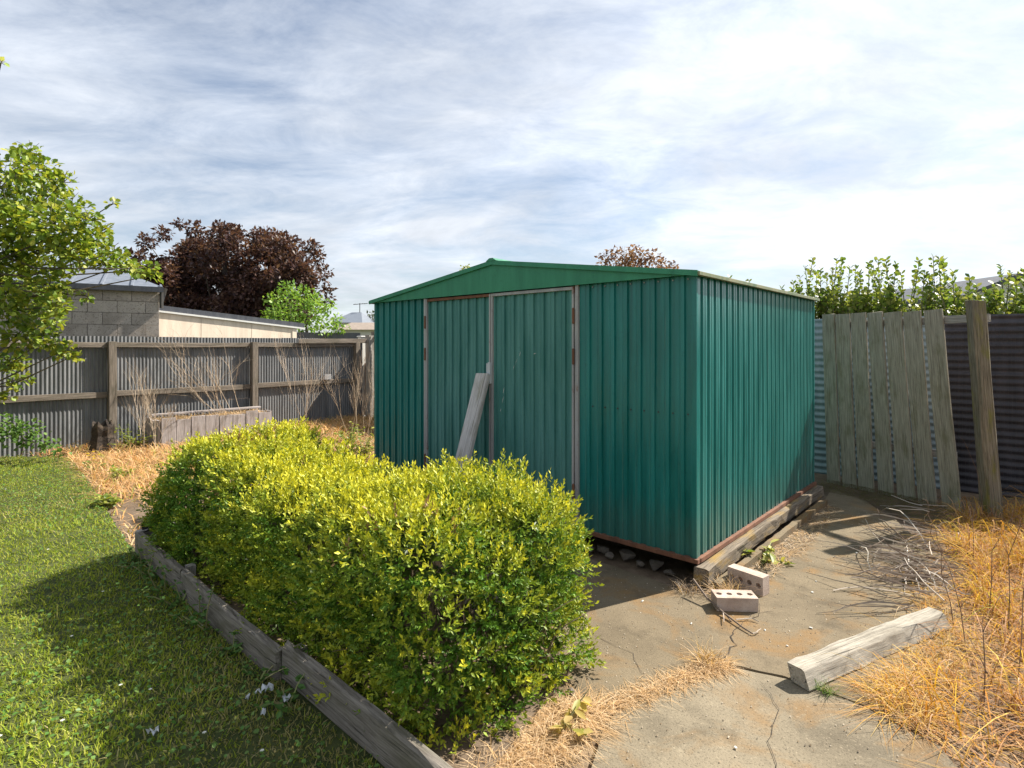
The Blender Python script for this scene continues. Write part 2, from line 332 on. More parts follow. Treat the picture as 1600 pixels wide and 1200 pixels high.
def plank(name, p0, p1, wd, th, mat, parent=None, hint=(0, 0, 1), n=4, warp=0.003, ch=0.004, taper=0.0, shear=0.0):
    """sawn timber from p0 to p1, long axis local x, thickness along hint"""
    p0 = Vector(p0); p1 = Vector(p1); x = (p1 - p0).normalized(); L = (p1 - p0).length
    z = (Vector(hint) - x * Vector(hint).dot(x)).normalized(); y = z.cross(x)
    M = Matrix((x, y, z)).transposed().to_4x4(); M.translation = p0
    mb = MB(); hw, ht = wd / 2, th / 2; bowy = random.uniform(-warp, warp) * 1.5; bowz = random.uniform(-warp, warp)
    for i in range(n + 1):
        t = i / n; k = 1 - taper * t; a, b = hw * k, ht * k; cy = bowy * math.sin(3.14 * t); cz = bowz * math.sin(3.14 * t)
        for (yy, zz) in ((-a + ch, -b), (a - ch, -b), (a, -b + ch), (a, b - ch), (a - ch, b), (-a + ch, b), (-a, b - ch), (-a, -b + ch)):
            j = random.uniform(-1, 1) * warp * 0.5
            mb.v.append((L * t + (random.uniform(-1, 1) * warp if i in (0, n) else 0), yy + cy + j + shear * zz, zz + cz + j * 0.6))
    for i in range(n):
        mb.f += [(i * 8 + k, i * 8 + (k + 1) % 8, (i + 1) * 8 + (k + 1) % 8, (i + 1) * 8 + k) for k in range(8)]
    mb.f.append(tuple(reversed(range(8)))); mb.f.append(tuple(n * 8 + k for k in range(8)))
    return mb.build(name, mat, parent, M)
def twigs(name, paths, mat, cols, parent=None, M=None, n=3):
    mb = MB(); cv = []
    for (pts, r0, r1) in paths:
        k = len(pts); a = len(mb.v); mb.tube(pts, [r0 + (r1 - r0) * i / (k - 1) for i in range(k)], n)
        cv += [pick(cols, 1)[0]] * (len(mb.v) - a)
    o = mb.build(name, mat, parent, M)
    ca = o.data.color_attributes.new('Col', 'FLOAT_COLOR', 'POINT')
    ca.data.foreach_set('color', np.concatenate([np.array(cv), np.ones((len(cv), 1))], 1).astype(np.float32).ravel()); return o
def wander(p, d, L, k=5, wob=0.25, grav=0.0):
    p = Vector(p); d = Vector(d).normalized(); r = [p.copy()]
    for i in range(k):
        d = (d + Vector((random.gauss(0, wob), random.gauss(0, wob), random.gauss(0, wob) * .7 - grav))).normalized(); p = p + d * (L / k); r.append(p.copy())
    return r
def branching(p, d, L, r, depth, wob=0.2, spread=0.6, nb=3, out=None, grav=0.0):
    out = [] if out is None else out; path = wander(p, d, L, 5, wob, grav); out.append((path, r, r * 0.5))
    if depth > 0:
        for i in range(nb):
            k = random.randint(2, 5); dd = (path[k] - path[k - 1]).normalized() + Vector((random.gauss(0, spread), random.gauss(0, spread), random.gauss(0, spread) * .7 + .15))
            branching(path[k], dd, L * random.uniform(.4, .7), r * .55, depth - 1, wob, spread, nb, out, grav)
    return out
STRAW = [(0.52, 0.38, 0.23), (0.64, 0.49, 0.32), (0.40, 0.26, 0.14), (0.55, 0.36, 0.17)]
GOLD = [(0.60, 0.33, 0.035), (0.64, 0.43, 0.06), (0.50, 0.23, 0.035), (0.58, 0.42, 0.13), (0.42, 0.19, 0.045)]
GREENS = [(0.16, 0.25, 0.025), (0.25, 0.33, 0.03), (0.33, 0.38, 0.04), (0.40, 0.40, 0.09)]
TWIG = [(0.34, 0.28, 0.23), (0.24, 0.19, 0.15), (0.44, 0.38, 0.31), (0.14, 0.10, 0.08)]

# ================================================================== SETTING
def sheet(name, poly, z0, z1, mat, kind='structure'):
    return tag(MB().prism([(p[0], p[1]) for p in poly], z0, z1).build(name, mat), kind=kind)
def ccw(poly):
    s = sum(poly[i][0] * poly[(i + 1) % len(poly)][1] - poly[(i + 1) % len(poly)][0] * poly[i][1] for i in range(len(poly)))
    return poly if s > 0 else poly[::-1]
sheet('ground', [(-300, -300), (300, -300), (300, 300), (-300, 300)], -1.0, -0.085, 'far_ground')
yard = ccw([AB(8.9, -8), AB(9.2, 3.6), AB(-6, 4.4), AB(-6, -8)])
sheet('yard_soil', yard, -0.5, -0.035, 'soil')
lawn_poly = ccw([AB(3.22, -2.20), G(196, 845), G(150, 770), G(118, 722), G(60, 713), G(-60, 716), AB(8.6, -4.2), AB(8.6, -8), AB(-3.0, -8), AB(-3.0, -2.20)])
sheet('lawn', lawn_poly, -0.3, 0.0, 'lawn_soil')

# concrete: shed apron and path, two pours with an open joint between them
J = [G(845, 1128), G(905, 1112), G(985, 1088), G(1050, 1064), G(1105, 1044), G(1150, 1040), G(1225, 1057), G(1345, 1100), G(1420, 1140)]
apron = [AB(2.6, -1.30), AB(2.6, -0.10), AB(0.9, -0.09), AB(0.45, -0.12), AB(0.05, -0.14), AB(-0.13, -0.1), AB(-0.14, 2.3), G(1300, 764), G(1352, 783), G(1400, 812), G(1440, 850), G(1470, 930), G(1500, 1010), G(1460, 1110), J[8]]
apron += [Vector((p.x, p.y, 0)) for p in J[::-1][1:]] + [AB(0.05, -1.42)]
def jit(poly, d, amp=0.008):
    r = []
    for i in range(len(poly)):
        p, q = Vector(poly[i][:2]), Vector(poly[(i + 1) % len(poly)][:2]); L = (q - p).length; k = max(1, int(L / d))
        for j in range(k):
            t = p + (q - p) * (j / k); r.append((t.x + random.uniform(-amp, amp), t.y + random.uniform(-amp, amp)))
    return r
sheet('concrete_apron', ccw(jit(apron, 0.08)), -0.12, 0.0, 'concrete_old')
off = Vector((0.004, -0.016, 0))
path = [p + off for p in J[2:]] + [G(1470, 1165), G(1520, 1230), AB(-2.2, -3.0), AB(-0.75, -3.2), G(905, 1330), G(922, 1200), G(938, 1150), G(955, 1120)]
sheet('concrete_path', ccw(jit(path, 0.06, 0.007)), -0.12, -0.002, 'concrete_pale')
def crack(pts, wmax, parentname):
    mb = MB(); L = []; R = []
    fine = []
    for i in range(len(pts) - 1):
        for j in range(4):
            fine.append(pts[i].lerp(pts[i + 1], j / 4) + Vector((random.gauss(0, .006), random.gauss(0, .006), 0)))
    fine.append(pts[-1]); n = len(fine)
    for i, p in enumerate(fine):
        d = (fine[min(i + 1, n - 1)] - fine[max(i - 1, 0)]).normalized(); s = Vector((-d.y, d.x, 0)); wv = wmax * (0.3 + 0.7 * random.random()) * min(1, 4 * (1 - abs(2 * i / (n - 1) - 1)) + .15)
        L.append(p + s * wv + Vector((0, 0, .003))); R.append(p - s * wv + Vector((0, 0, .003)))
    mb.strip(R, L); return mb.build('crack', 'dark_void', bpy.data.objects[parentname])
crack([G(1128, 1034), G(1148, 1008), G(1142, 995), G(1152, 982)], 0.004, 'concrete_apron')
crack([G(1150, 985), G(1175, 960), G(1210, 955)], 0.002, 'concrete_apron')
crack([G(1010, 1062), G(985, 1020), G(940, 1000), G(915, 985)], 0.0014, 'concrete_apron')
crack([G(1190, 1062), G(1215, 1110), G(1200, 1160), G(1225, 1230)], 0.0014, 'concrete_path')

# ---- lawn grass, thatch
def lawn_grass():
    wide = ccw([AB(3.22, -2.24), G(196, 845), G(150, 770), G(110, 715), G(-40, 712), AB(8.5, -3.4), (-6.6, 3.6), (-4.4, 1.7), (-0.2, 1.5), AB(-0.3, -2.24)])
    P = scatter(wide, 150000); dist = np.hypot(P[:, 0], P[:, 1]); keep = rng.random(len(P)) < np.clip(3.4 / dist, .32, 1.0) ** 1.1; P = P[keep]; n = len(P)
    v = lumps(P, 2.2, 3) * .5 + lumps(P, 7.0, 4) * .5; hgt = (0.015 + 0.009 * v + rng.exponential(.007, n)).clip(.006, .08)
    col = pick(GREENS, n); dry = (lumps(P, 3.1, 8) + rng.normal(0, .55, n)) > 0.6
    col[dry] = pick([(0.38, 0.33, 0.13), (0.30, 0.29, 0.10), (0.45, 0.38, 0.19)], dry.sum())
    col *= (1 + .22 * v)[:, None]
    parts = [blades(P, hgt, rng.uniform(.003, .0062, n) * (1 + np.hypot(P[:, 0], P[:, 1]) * .09), rng.uniform(.2, 1.3, n), col, 2)]
    V, Fc, Cc = merge(parts); tag(npmesh('lawn_grass', V, Fc, 'grass_blade', Cc), 'short green mown grass of the lawn', 'grass', kind='stuff')
    # clover and other flat leaves through the turf
    n = 15000; P = scatter(wide, n); P = P[lumps(P, 2.7, 21) + rng.normal(0, .5, n) > 0.15]; n = len(P); P[:, 2] = rng.uniform(.012, .04, n)
    az = rng.uniform(0, 6.28, n); D = np.stack([np.cos(az), np.sin(az), rng.normal(0.1, .3, n)], 1); N = nrm(np.stack([rng.normal(0, .35, n), rng.normal(0, .35, n), np.ones(n)], 1))
    V, Fc, Cc = leaves(P, D, N, rng.uniform(.012, .026, n), rng.uniform(.010, .02, n), pick([(0.09, 0.20, 0.035), (0.13, 0.24, 0.05), (0.17, 0.27, 0.06)], n), True)
    tag(npmesh('clover', V, Fc, 'leaf', Cc), 'low clover leaves spread through the lawn', 'clover', kind='stuff')
    n = 60; P = scatter(wide, n); P[:, 2] = .045; parts = []
    for k in range(6):
        a = k * 1.047; D = np.tile([[math.cos(a), math.sin(a), .25]], (n, 1)); parts.append(leaves(P, D, np.tile([[0, 0, 1.]], (n, 1)), .009, .006, np.tile([[.8, .8, .76]], (n, 1)), True))
    V, Fc, Cc = merge(parts); tag(npmesh('daisies', V, Fc, 'leaf', Cc), 'tiny white daisies dotted over the lawn', 'daisies', kind='stuff')
lawn_grass()
def thatch():
    bed = ccw([AB(3.3, -2.2), G(200, 838), G(150, 768), G(105, 712), G(-70, 708), AB(8.7, -3.2), AB(8.85, 3.3), AB(3.7, 3.7), AB(3.62, -.3), AB(3.3, -1.2)])
    n = 42000; P = scatter(bed, n, -.03); v = lumps(P, 1.7, 31) + .6 * lumps(P, 5, 32); keep = rng.random(n) < np.clip(.62 + .5 * v, .12, 1); P = P[keep]; v = v[keep]; n = len(P)
    tall = (lumps(P, 1.1, 35) > .35)
    h = rng.uniform(.06, .16, n) * (1 + .9 * tall); col = pick([(0.60, 0.35, 0.15), (0.68, 0.44, 0.22), (0.48, 0.27, 0.11), (0.58, 0.42, 0.26)], n)
    gr = rng.random(n) < .12 + .25 * (lumps(P, 1.9, 38) > .6); col[gr] = pick([(0.24, 0.26, 0.06), (0.33, 0.31, 0.07)], gr.sum())
    V, Fc, Cc = blades(P, h, rng.uniform(.006, .013, n), rng.uniform(.5, 1.5, n), col, 2, droop=.4)
    tag(npmesh('dry_thatch', V, Fc, 'straw', Cc), 'orange dead grass thatch on the rough ground by the iron fence', 'dead grass', kind='stuff')
thatch()

# ================================================================== SHED
SL, SD, Z0, Z1, ZR = 3.51, 2.71, 0.15, 1.949, 2.187
shed = thing('garden_shed', MY, 'green ribbed steel garden shed with double doors and low gable roof', 'shed')
PITCH = 0.104
def ribs(s0, s1, first, inv=1, rh=0.016):
    """rib profile from s0 to s1: list of (s, out)"""
    pr = [(s0, 0.0)]; c = first
    while c - .025 < s0: c += PITCH
    while c + .025 < s1:
        pr += [(c - .0215, 0), (c - .018, -rh), (c + .018, -rh), (c + .0215, 0)]
        m = c + PITCH / 2
        if m + .02 < s1: pr += [(m - .008, 0), (m - .005, -.0035), (m + .003, -.0035), (m + .006, 0)]
        c += PITCH
    return pr + [(s1, 0.0)]
def wall_front(name, a0, a1, z0, z1, mat, b=0.0, parent=shed, first=0.06):
    pr = ribs(a0, a1, first); pr = [(-a, b - o) for a, o in pr][::-1]
    return buckle([(x, y, z0) for x, y in pr], [(x, y, z1) for x, y in pr], seed=int(a0 * 100)).build(name, mat, parent, MY)
def wall_side(name, u, sgn, mat):
    pr = ribs(0.02, SD, .08); return buckle([(u + sgn * o, s, Z0) for s, o in pr], [(u + sgn * o, s, Z1) for s, o in pr], nx=1, ny=0, amp=.003, seed=5).build(name, mat, shed, MY)
front_r = wall_front('wall_panel', 0.02, 0.895, Z0, Z1 - .002, 'shed_green')
front_l = wall_front('wall_panel', 2.68, SL - .02, Z0, Z1 - .002, 'shed_green', first=2.72)
side_r = wall_side('wall_panel', 0.0, 1, 'sunlit_green'); wall_side('wall_panel', -SL, -1, 'shed_green')
MB().box(-SL + .002, -.002, SD - .004, SD + .004, Z0, Z1).build('wall_panel', 'shed_green', shed, MY)
for u in (0.0, -SL):                               # folded corner trims
    s = 1 if u == 0 else -1
    MB().box(min(u + s * .004, u - s * .030), max(u + s * .004, u - s * .030), -.005, .018, Z0, Z1 - .003).build('corner_trim', 'shed_green', shed, MY, bevel=.003)
    MB().box(min(u + s * .004, u - s * .02), max(u + s * .004, u - s * .02), SD - .02, SD + .008, Z0, Z1 - .003).build('corner_trim', 'shed_green', shed, MY, bevel=.003)
def door(a0, a1, top_mat):
    d = wall_front('door', a0 + .012, a1 - .012, Z0 + .03, Z1 - .035, 'door_green', b=-.004, first=a0 + .07)
    y0, y1 = -.022, .004
    for (x0, x1, za, zb, mt) in ((-a1, -a1 + .016, Z0 + .02, Z1 - .012, 'galvanised'), (-a0 - .016, -a0, Z0 + .02, Z1 - .012, 'galvanised'),
                                 (-a1 + .017, -a0 - .017, Z1 - .036, Z1 - .012, top_mat), (-a1 + .017, -a0 - .017, Z0 + .02, Z0 + .045, 'galvanised')):
        MB().box(x0, x1, y0, y1, za, zb).build('door_frame', mt, d, MY, bevel=.002)
    return d
dr = door(.935, 1.786, 'galvanised'); dl = door(1.794, 2.645, 'rusty_steel')
for a in (.897, 2.652):
    MB().box(-a - .028, -a, -.018, .012, Z0 + .005, Z1 - .004).build('door_jamb', 'galvanised', shed, MY, bevel=.002)
for z in (.42, 1.42, 1.72):
    for a in (.933, 2.651):
        MB().tube([(-a, -.027, z - .06), (-a, -.027, z - .055), (-a, -.027, z + .055), (-a, -.027, z + .06)], [.004, .009, .009, .004], 8).build('hinge', 'rusty_steel', shed, MY)
MB().box(-1.80, -1.775, -.048, -.023, 1.18, 1.36).box(-1.83, -1.801, -.034, -.024, 1.20, 1.35).build('door_latch', 'white_plastic', shed, MY, bevel=.002)
# gable plate, barge caps, roof
e = .035
gb = MB(); gx = -SL / 2
gb.v = [(.03, -e, Z1 - .004), (-SL - .03, -e, Z1 - .004), (gx, -e, ZR), (.03, -e + .012, Z1 - .004), (-SL - .03, -e + .012, Z1 - .004), (gx, -e + .012, ZR), (gx, -e, Z1 - .004), (gx, -e + .012, Z1 - .004)]
gb.f = [(0, 2, 6), (6, 2, 1), (3, 7, 5), (7, 4, 5), (0, 6, 7, 3), (6, 1, 4, 7), (0, 3, 5, 2), (1, 2, 5, 4)]
gb.build('gable_plate', 'gable_green', shed, MY)
def slope_z(x): return ZR - (ZR - Z1) * abs(x - gx) / (SL / 2)
for s in (1, -1):
    xe = gx + s * (SL / 2 + .030)
    lo = []; hi = []
    pr = ribs(-.03, SD + .03, .05)
    A_ = [(gx, q, ZR + .012 + o) for q, o in pr]; B_ = [(xe, q, slope_z(xe) + .012 + o) for q, o in pr]
    (MB().strip(B_, A_) if s < 0 else MB().strip(A_, B_)).build('roof_sheet', 'gable_green', shed, MY)
    MB().hull8([(gx, -.052, ZR - .012), (xe, -.052, slope_z(xe) - .012), (xe, -.036, slope_z(xe) - .012), (gx, -.036, ZR - .012)],
               [(gx, -.052, ZR + .024), (xe, -.052, slope_z(xe) + .024), (xe, -.036, slope_z(xe) + .024), (gx, -.036, ZR + .024)]).build('barge_cap', 'gable_green', shed, MY)
    MB().box(min(xe - .012, xe + .014), max(xe - .012, xe + .014), -.05, SD + .04, slope_z(xe) - .008, slope_z(xe) + .018).build('eave_cap', 'capping', shed, MY, bevel=.003)
MB().hull8([(gx - .06, -.056, ZR + .018), (gx + .06, -.056, ZR + .018), (gx + .06, SD + .04, ZR + .018), (gx - .06, SD + .04, ZR + .018)],
           [(gx - .02, -.056, ZR + .042), (gx + .02, -.056, ZR + .042), (gx + .02, SD + .04, ZR + .042), (gx - .02, SD + .04, ZR + .042)]).build('ridge_cap', 'gable_green', shed, MY)
for (x0, x1, y0, y1) in ((-SL, .02, -.022, .02), (-.004, .024, .021, SD), (-SL - .024, -SL + .004, .021, SD)):
    MB().box(x0, x1, y0, y1, Z0 - .018, Z0 + .008).build('base_channel', 'rusty_steel', shed, MY)
for zz, mt in ((1.06, 'dark_metal'), (1.925, 'galvanised')):
    for i in range(8):
        a = .06 + PITCH * i
        MB().tube([(-a, .0165, zz), (-a, .0105, zz)], .0055, 6).build('screw', mt, shed, MY)
for (a, z, l, ang) in ((1.48, 1.41, .05, .3), (1.53, 1.34, .07, .5), (1.55, 1.30, .05, .35), (1.66, 1.10, .06, .2), (1.67, 1.02, .07, .25), (1.69, .95, .03, .2), (1.33, 1.43, .03, 1.2)):
    dx, dz = l * math.sin(ang), l * math.cos(ang)
    sc = MB(); sc.v = [(-a, -.0062, z), (-a + .003, -.0062, z + .01), (-a + dx, -.0062, z + dz), (-a + dx * .5 - .004, -.0062, z + dz * .5)]; sc.f = [(0, 1, 2, 3)]; sc.build('paint_scratch', 'white_paint', dr, MY)

# timbers the shed stands on
t = thing('timber_bearer', AB(-.05, 1.3), 'lichen-spotted old timber bearer under the sunlit side of the green shed', 'timber')
plank('beam', AB(-.040, -.03, .068), AB(-.040, 2.72, .068), .09, .11, 'sleeper_timber', t, n=22, warp=.016, ch=.014)
t = thing('concrete_kerb', AB(-.13, 1.3), 'thin rough concrete kerb along the timber bearer of the shed', 'kerb')
MB().prism(ccw(jit([AB(-.118, -.02), AB(-.160, -.02), AB(-.165, 2.5), AB(-.118, 2.5)], .1, .006)), -.05, .05).build('kerb_body', 'concrete_old', t, Matrix.Identity(4)).matrix_basis = Matrix.Translation(-AB(-.13, 1.3))
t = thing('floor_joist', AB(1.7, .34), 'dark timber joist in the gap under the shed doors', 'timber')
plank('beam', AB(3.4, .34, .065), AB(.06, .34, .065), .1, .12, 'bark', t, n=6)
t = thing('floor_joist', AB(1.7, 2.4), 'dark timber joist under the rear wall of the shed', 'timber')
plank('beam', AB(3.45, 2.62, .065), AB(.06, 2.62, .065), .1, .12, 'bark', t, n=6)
def rock(name, p, s, mat, label, cat, group=None, flat=.7, seed=0):
    import bmesh
    bm = bmesh.new(); bmesh.ops.create_icosphere(bm, subdivisions=2, radius=1); r = random.Random(seed)
    ks = [Vector((r.gauss(0, 1), r.gauss(0, 1), r.gauss(0, 1))).normalized() for _ in range(11)]
    for v in bm.verts:
        d = v.co.copy()
        for k in ks:
            q = d.dot(k)
            if q > .5: d -= k * (q - .5)
        v.co = Vector((d.x * s, d.y * s * r.uniform(.75, .8), max(d.z, -.8) * s * flat))
    me = bpy.data.meshes.new(name); bm.to_mesh(me); bm.free(); me.materials.append(MATS[mat])
    o = bpy.data.objects.new(name, me); M = Matrix.Translation(Vector(p) + Vector((0, 0, s * flat * .78))) @ Matrix.Rotation(r.uniform(0, 6), 4, 'Z'); link(o, None, M); return tag(o, label, cat, group)
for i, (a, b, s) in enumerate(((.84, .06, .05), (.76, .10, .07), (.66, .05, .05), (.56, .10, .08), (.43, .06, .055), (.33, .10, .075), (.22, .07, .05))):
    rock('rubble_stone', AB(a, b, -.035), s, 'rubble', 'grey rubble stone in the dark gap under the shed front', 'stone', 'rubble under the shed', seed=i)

# plank leaning on the doors
t = thing('leaning_plank', AB(1.83, -.47, 0), 'weathered grey plank leaning against the shed doors', 'plank')
plank('board', AB(1.83, -.50, .012), AB(1.845, -.052, 1.262), .145, .045, 'plank_timber', t, hint=-UB + Vector((0, 0, .35)), n=8, ch=.006)

# ================================================================== FENCES
def corrugated(name, M, x0, x1, z0, z1, mat, parent, vertical=True, pitch=.076, amp=.0085, y=0.0):
    mb = MB(); ks = 8
    if vertical:
        n = int((x1 - x0) / pitch * ks); xs = [x0 + (x1 - x0) * i / n for i in range(n + 1)]
        mb.strip([(x, y + amp * math.sin(6.2832 * x / pitch), z0) for x in xs], [(x, y + amp * math.sin(6.2832 * x / pitch), z1) for x in xs])
    else:
        n = int((z1 - z0) / pitch * ks); zs = [z0 + (z1 - z0) * i / n for i in range(n + 1)]
        mb.strip([(x1, y + amp * math.sin(6.2832 * z / pitch), z) for z in zs], [(x0, y + amp * math.sin(6.2832 * z / pitch), z) for z in zs])
    return mb.build(name, mat, parent, M, smooth=True)
FD = Vector((.640, .768, 0)).normalized(); FS = Vector((-6.08, 8.5, 0)) - FD * 6.39
MF = frame(FS, FD)
def fp(x, y, z): return MF @ Vector((x, y, z))
fen = thing('iron_fence', MF, 'grey upright corrugated iron fence on weathered timber posts and rails', 'fence')
FL = 10.9
x = 0.0; i = 0
while x < FL - .05:
    x1 = min(x + .76, FL); corrugated('iron_sheet', MF, x, x1 + .02, -.05, 1.645 + random.uniform(-.008, .008), 'fence_iron', fen, pitch=.05, amp=.0055, y=.010 + .003 * (i % 2)); x = x1; i += 1
posts = [0, 2.13, 4.26, 6.39, 8.55, 10.72]
for j, px in enumerate(posts):
    plank('post', fp(px, -.075, -.1), fp(px, -.075, 1.56), .10, .10, 'fence_timber', fen, hint=-fp(0, 1, 0) + fp(0, 0, 0), n=5, warp=.006)
    if j < 5:
        q = posts[j + 1]
        for zc, hh in ((1.515, .075), (.775, .085)):
            plank('rail', fp(px + .052, -.037, zc), fp(q - .052, -.037, zc + random.uniform(-.012, .012)), hh, .045, 'fence_timber', fen, hint=fp(0, -1, 0) - fp(0, 0, 0), n=4, warp=.006)
plank('rail', fp(9.4, -.09, 1.585), fp(10.95, -.09, 1.60), .09, .03, 'fence_timber', fen, hint=fp(0, -1, 0) - fp(0, 0, 0))
MB().box(9.95, 10.1, -.10, -.062, .82, .92).build('bracket', 'galvanised', fen, MF, bevel=.004)
# back fence, iron laid sideways
B0 = AB(8.98, 3.52); B1 = AB(-3.6, 4.30); BD = (B1 - B0).normalized(); BL = (B1 - B0).length; MBK = frame(B0, BD)
bf = thing('sideways_iron_fence', MBK, 'sideways corrugated iron fence behind the green shed', 'fence')
def bp(x, y, z): return MBK @ Vector((x, y, z))
kx = (1476 - CX) / F; xs_split = (kx * B0.y - B0.x) / (BD.x - kx * BD.y)
nx = 0.25; i = 0
while nx < BL - .1:
    x1 = min(nx + 1.8, BL)
    if nx < xs_split < x1: x1 = xs_split
    mt = 'blue_iron' if x1 <= xs_split + .01 else 'black_iron'
    corrugated('iron_sheet', MBK, nx, x1, -.05, 1.82, mt, bf, vertical=False, y=.02 + .004 * (i % 2)); nx = x1; i += 1
for px in (.12, 2.4, 4.7, 7.0, 9.3, 11.6): plank('post', bp(px, .09, -.1), bp(px, .09, 1.80), .1, .1, 'fence_timber', bf, hint=bp(0, -1, 0) - bp(0, 0, 0))
plank('rail', bp(.2, .058, 1.70), bp(BL, .058, 1.72), .08, .04, 'fence_timber', bf, hint=bp(0, -1, 0) - bp(0, 0, 0), n=8)
plank('post', bp(.14, -.06, -.1), bp(.14, -.06, 1.72), .13, .12, 'grey_timber', bf, hint=bp(0, -1, 0) - bp(0, 0, 0), n=6, warp=.01)
MB().box(-.22, .07, -.02, -.012, 0, 1.12).build('patch_sheet', 'rusty_steel', bf, MBK)
wp = thing('white_post', fp(11.05, .25, 0), 'white painted post in the corner where the two iron fences meet', 'post')
plank('shaft', fp(11.05, .22, -.1), fp(11.05, .22, 1.68), .12, .12, 'white_paint', wp, hint=fp(0, -1, 0) - fp(0, 0, 0)); MB().box(-.08, .08, -.08, .08, 1.681, 1.71).build('cap', 'white_paint', wp, frame(fp(11.05, .22, 0), FD), bevel=.01)
# black netting hung on the dark sheets
nb = MB(); st = .03
for i in range(int(2.6 / st)):
    x = xs_split + .02 + i * st; nb.tube([(x, -.006, .05), (x + .01, -.006, .9), (x, -.006, 1.74)], .0011, 3)
for i in range(int(1.7 / st)):
    z = .05 + i * st; nb.tube([(xs_split + .02, -.006, z), (xs_split + 1.3, -.006, z - .008), (xs_split + 2.6, -.006, z)], .0011, 3)
tag(nb.build('netting', 'black_plastic', bf, MBK), kind='stuff')

# paling screen on the leaning post
S0 = AB(.06, 3.62); S1 = AB(-1.36, 3.12); SDir = (S1 - S0).normalized(); sn = Vector((SDir.y, -SDir.x, 0))
if sn.y > 0: sn = -sn
ps = thing('paling_screen', (S0 + S1) / 2, 'short screen of seven grey-green palings fixed to a leaning mossy post', 'screen')
tops = [(1294.5, 491, 20.5), (1317, 491, 22), (1341, 489, 24), (1367, 488, 24.5), (1395, 488, 27.5), (1425, 487, 28.5), (1458, 484, 30)]
bots = [(1303, 752), (1327.5, 752), (1354, 760), (1385, 768), (1417, 775), (1450, 782), (1488, 792)]
def ray_line(x, o, d):                             # where pixel column x meets a vertical plane through o along d
    k = (x - CX) / F; den = d.x - k * d.y; s_ = (k * o.y - o.x) / den; return o + d * s_
for i, (tp, bt) in enumerate(zip(tops, bots)):
    b = ray_line(bt[0], S0, SDir); tq = ray_line(tp[0], S0 - sn * .015, SDir); zt = H - (tp[1] - HY) / F * tq.y
    wd = (ray_line(tp[0] + tp[2] / 2, S0, SDir) - ray_line(tp[0] - tp[2] / 2, S0, SDir)).length * .97
    plank('paling', Vector((b.x, b.y, -.03)), Vector((tq.x, tq.y, zt)), wd, .022, 'paling_timber', ps, hint=sn + SDir * random.uniform(-.06, .06), n=6, warp=.004, ch=.003)
for zc, k_ in ((1.73, .95), (.45, .78)):
    plank('rail', S0 - sn * .055 + Vector((0, 0, zc)), S0.lerp(S1, k_) - sn * .055 + Vector((0, 0, zc + .02)), .07, .045, 'grey_timber', ps, hint=sn)
pb = G(1551, 806); ptop = PX(1524, 470, pb.y)
plank('post', Vector((pb.x, pb.y, -.06)), ptop, .135, .12, 'mossy_timber', ps, hint=(0, -1, 0), n=9, warp=.012, ch=.02, taper=.08)

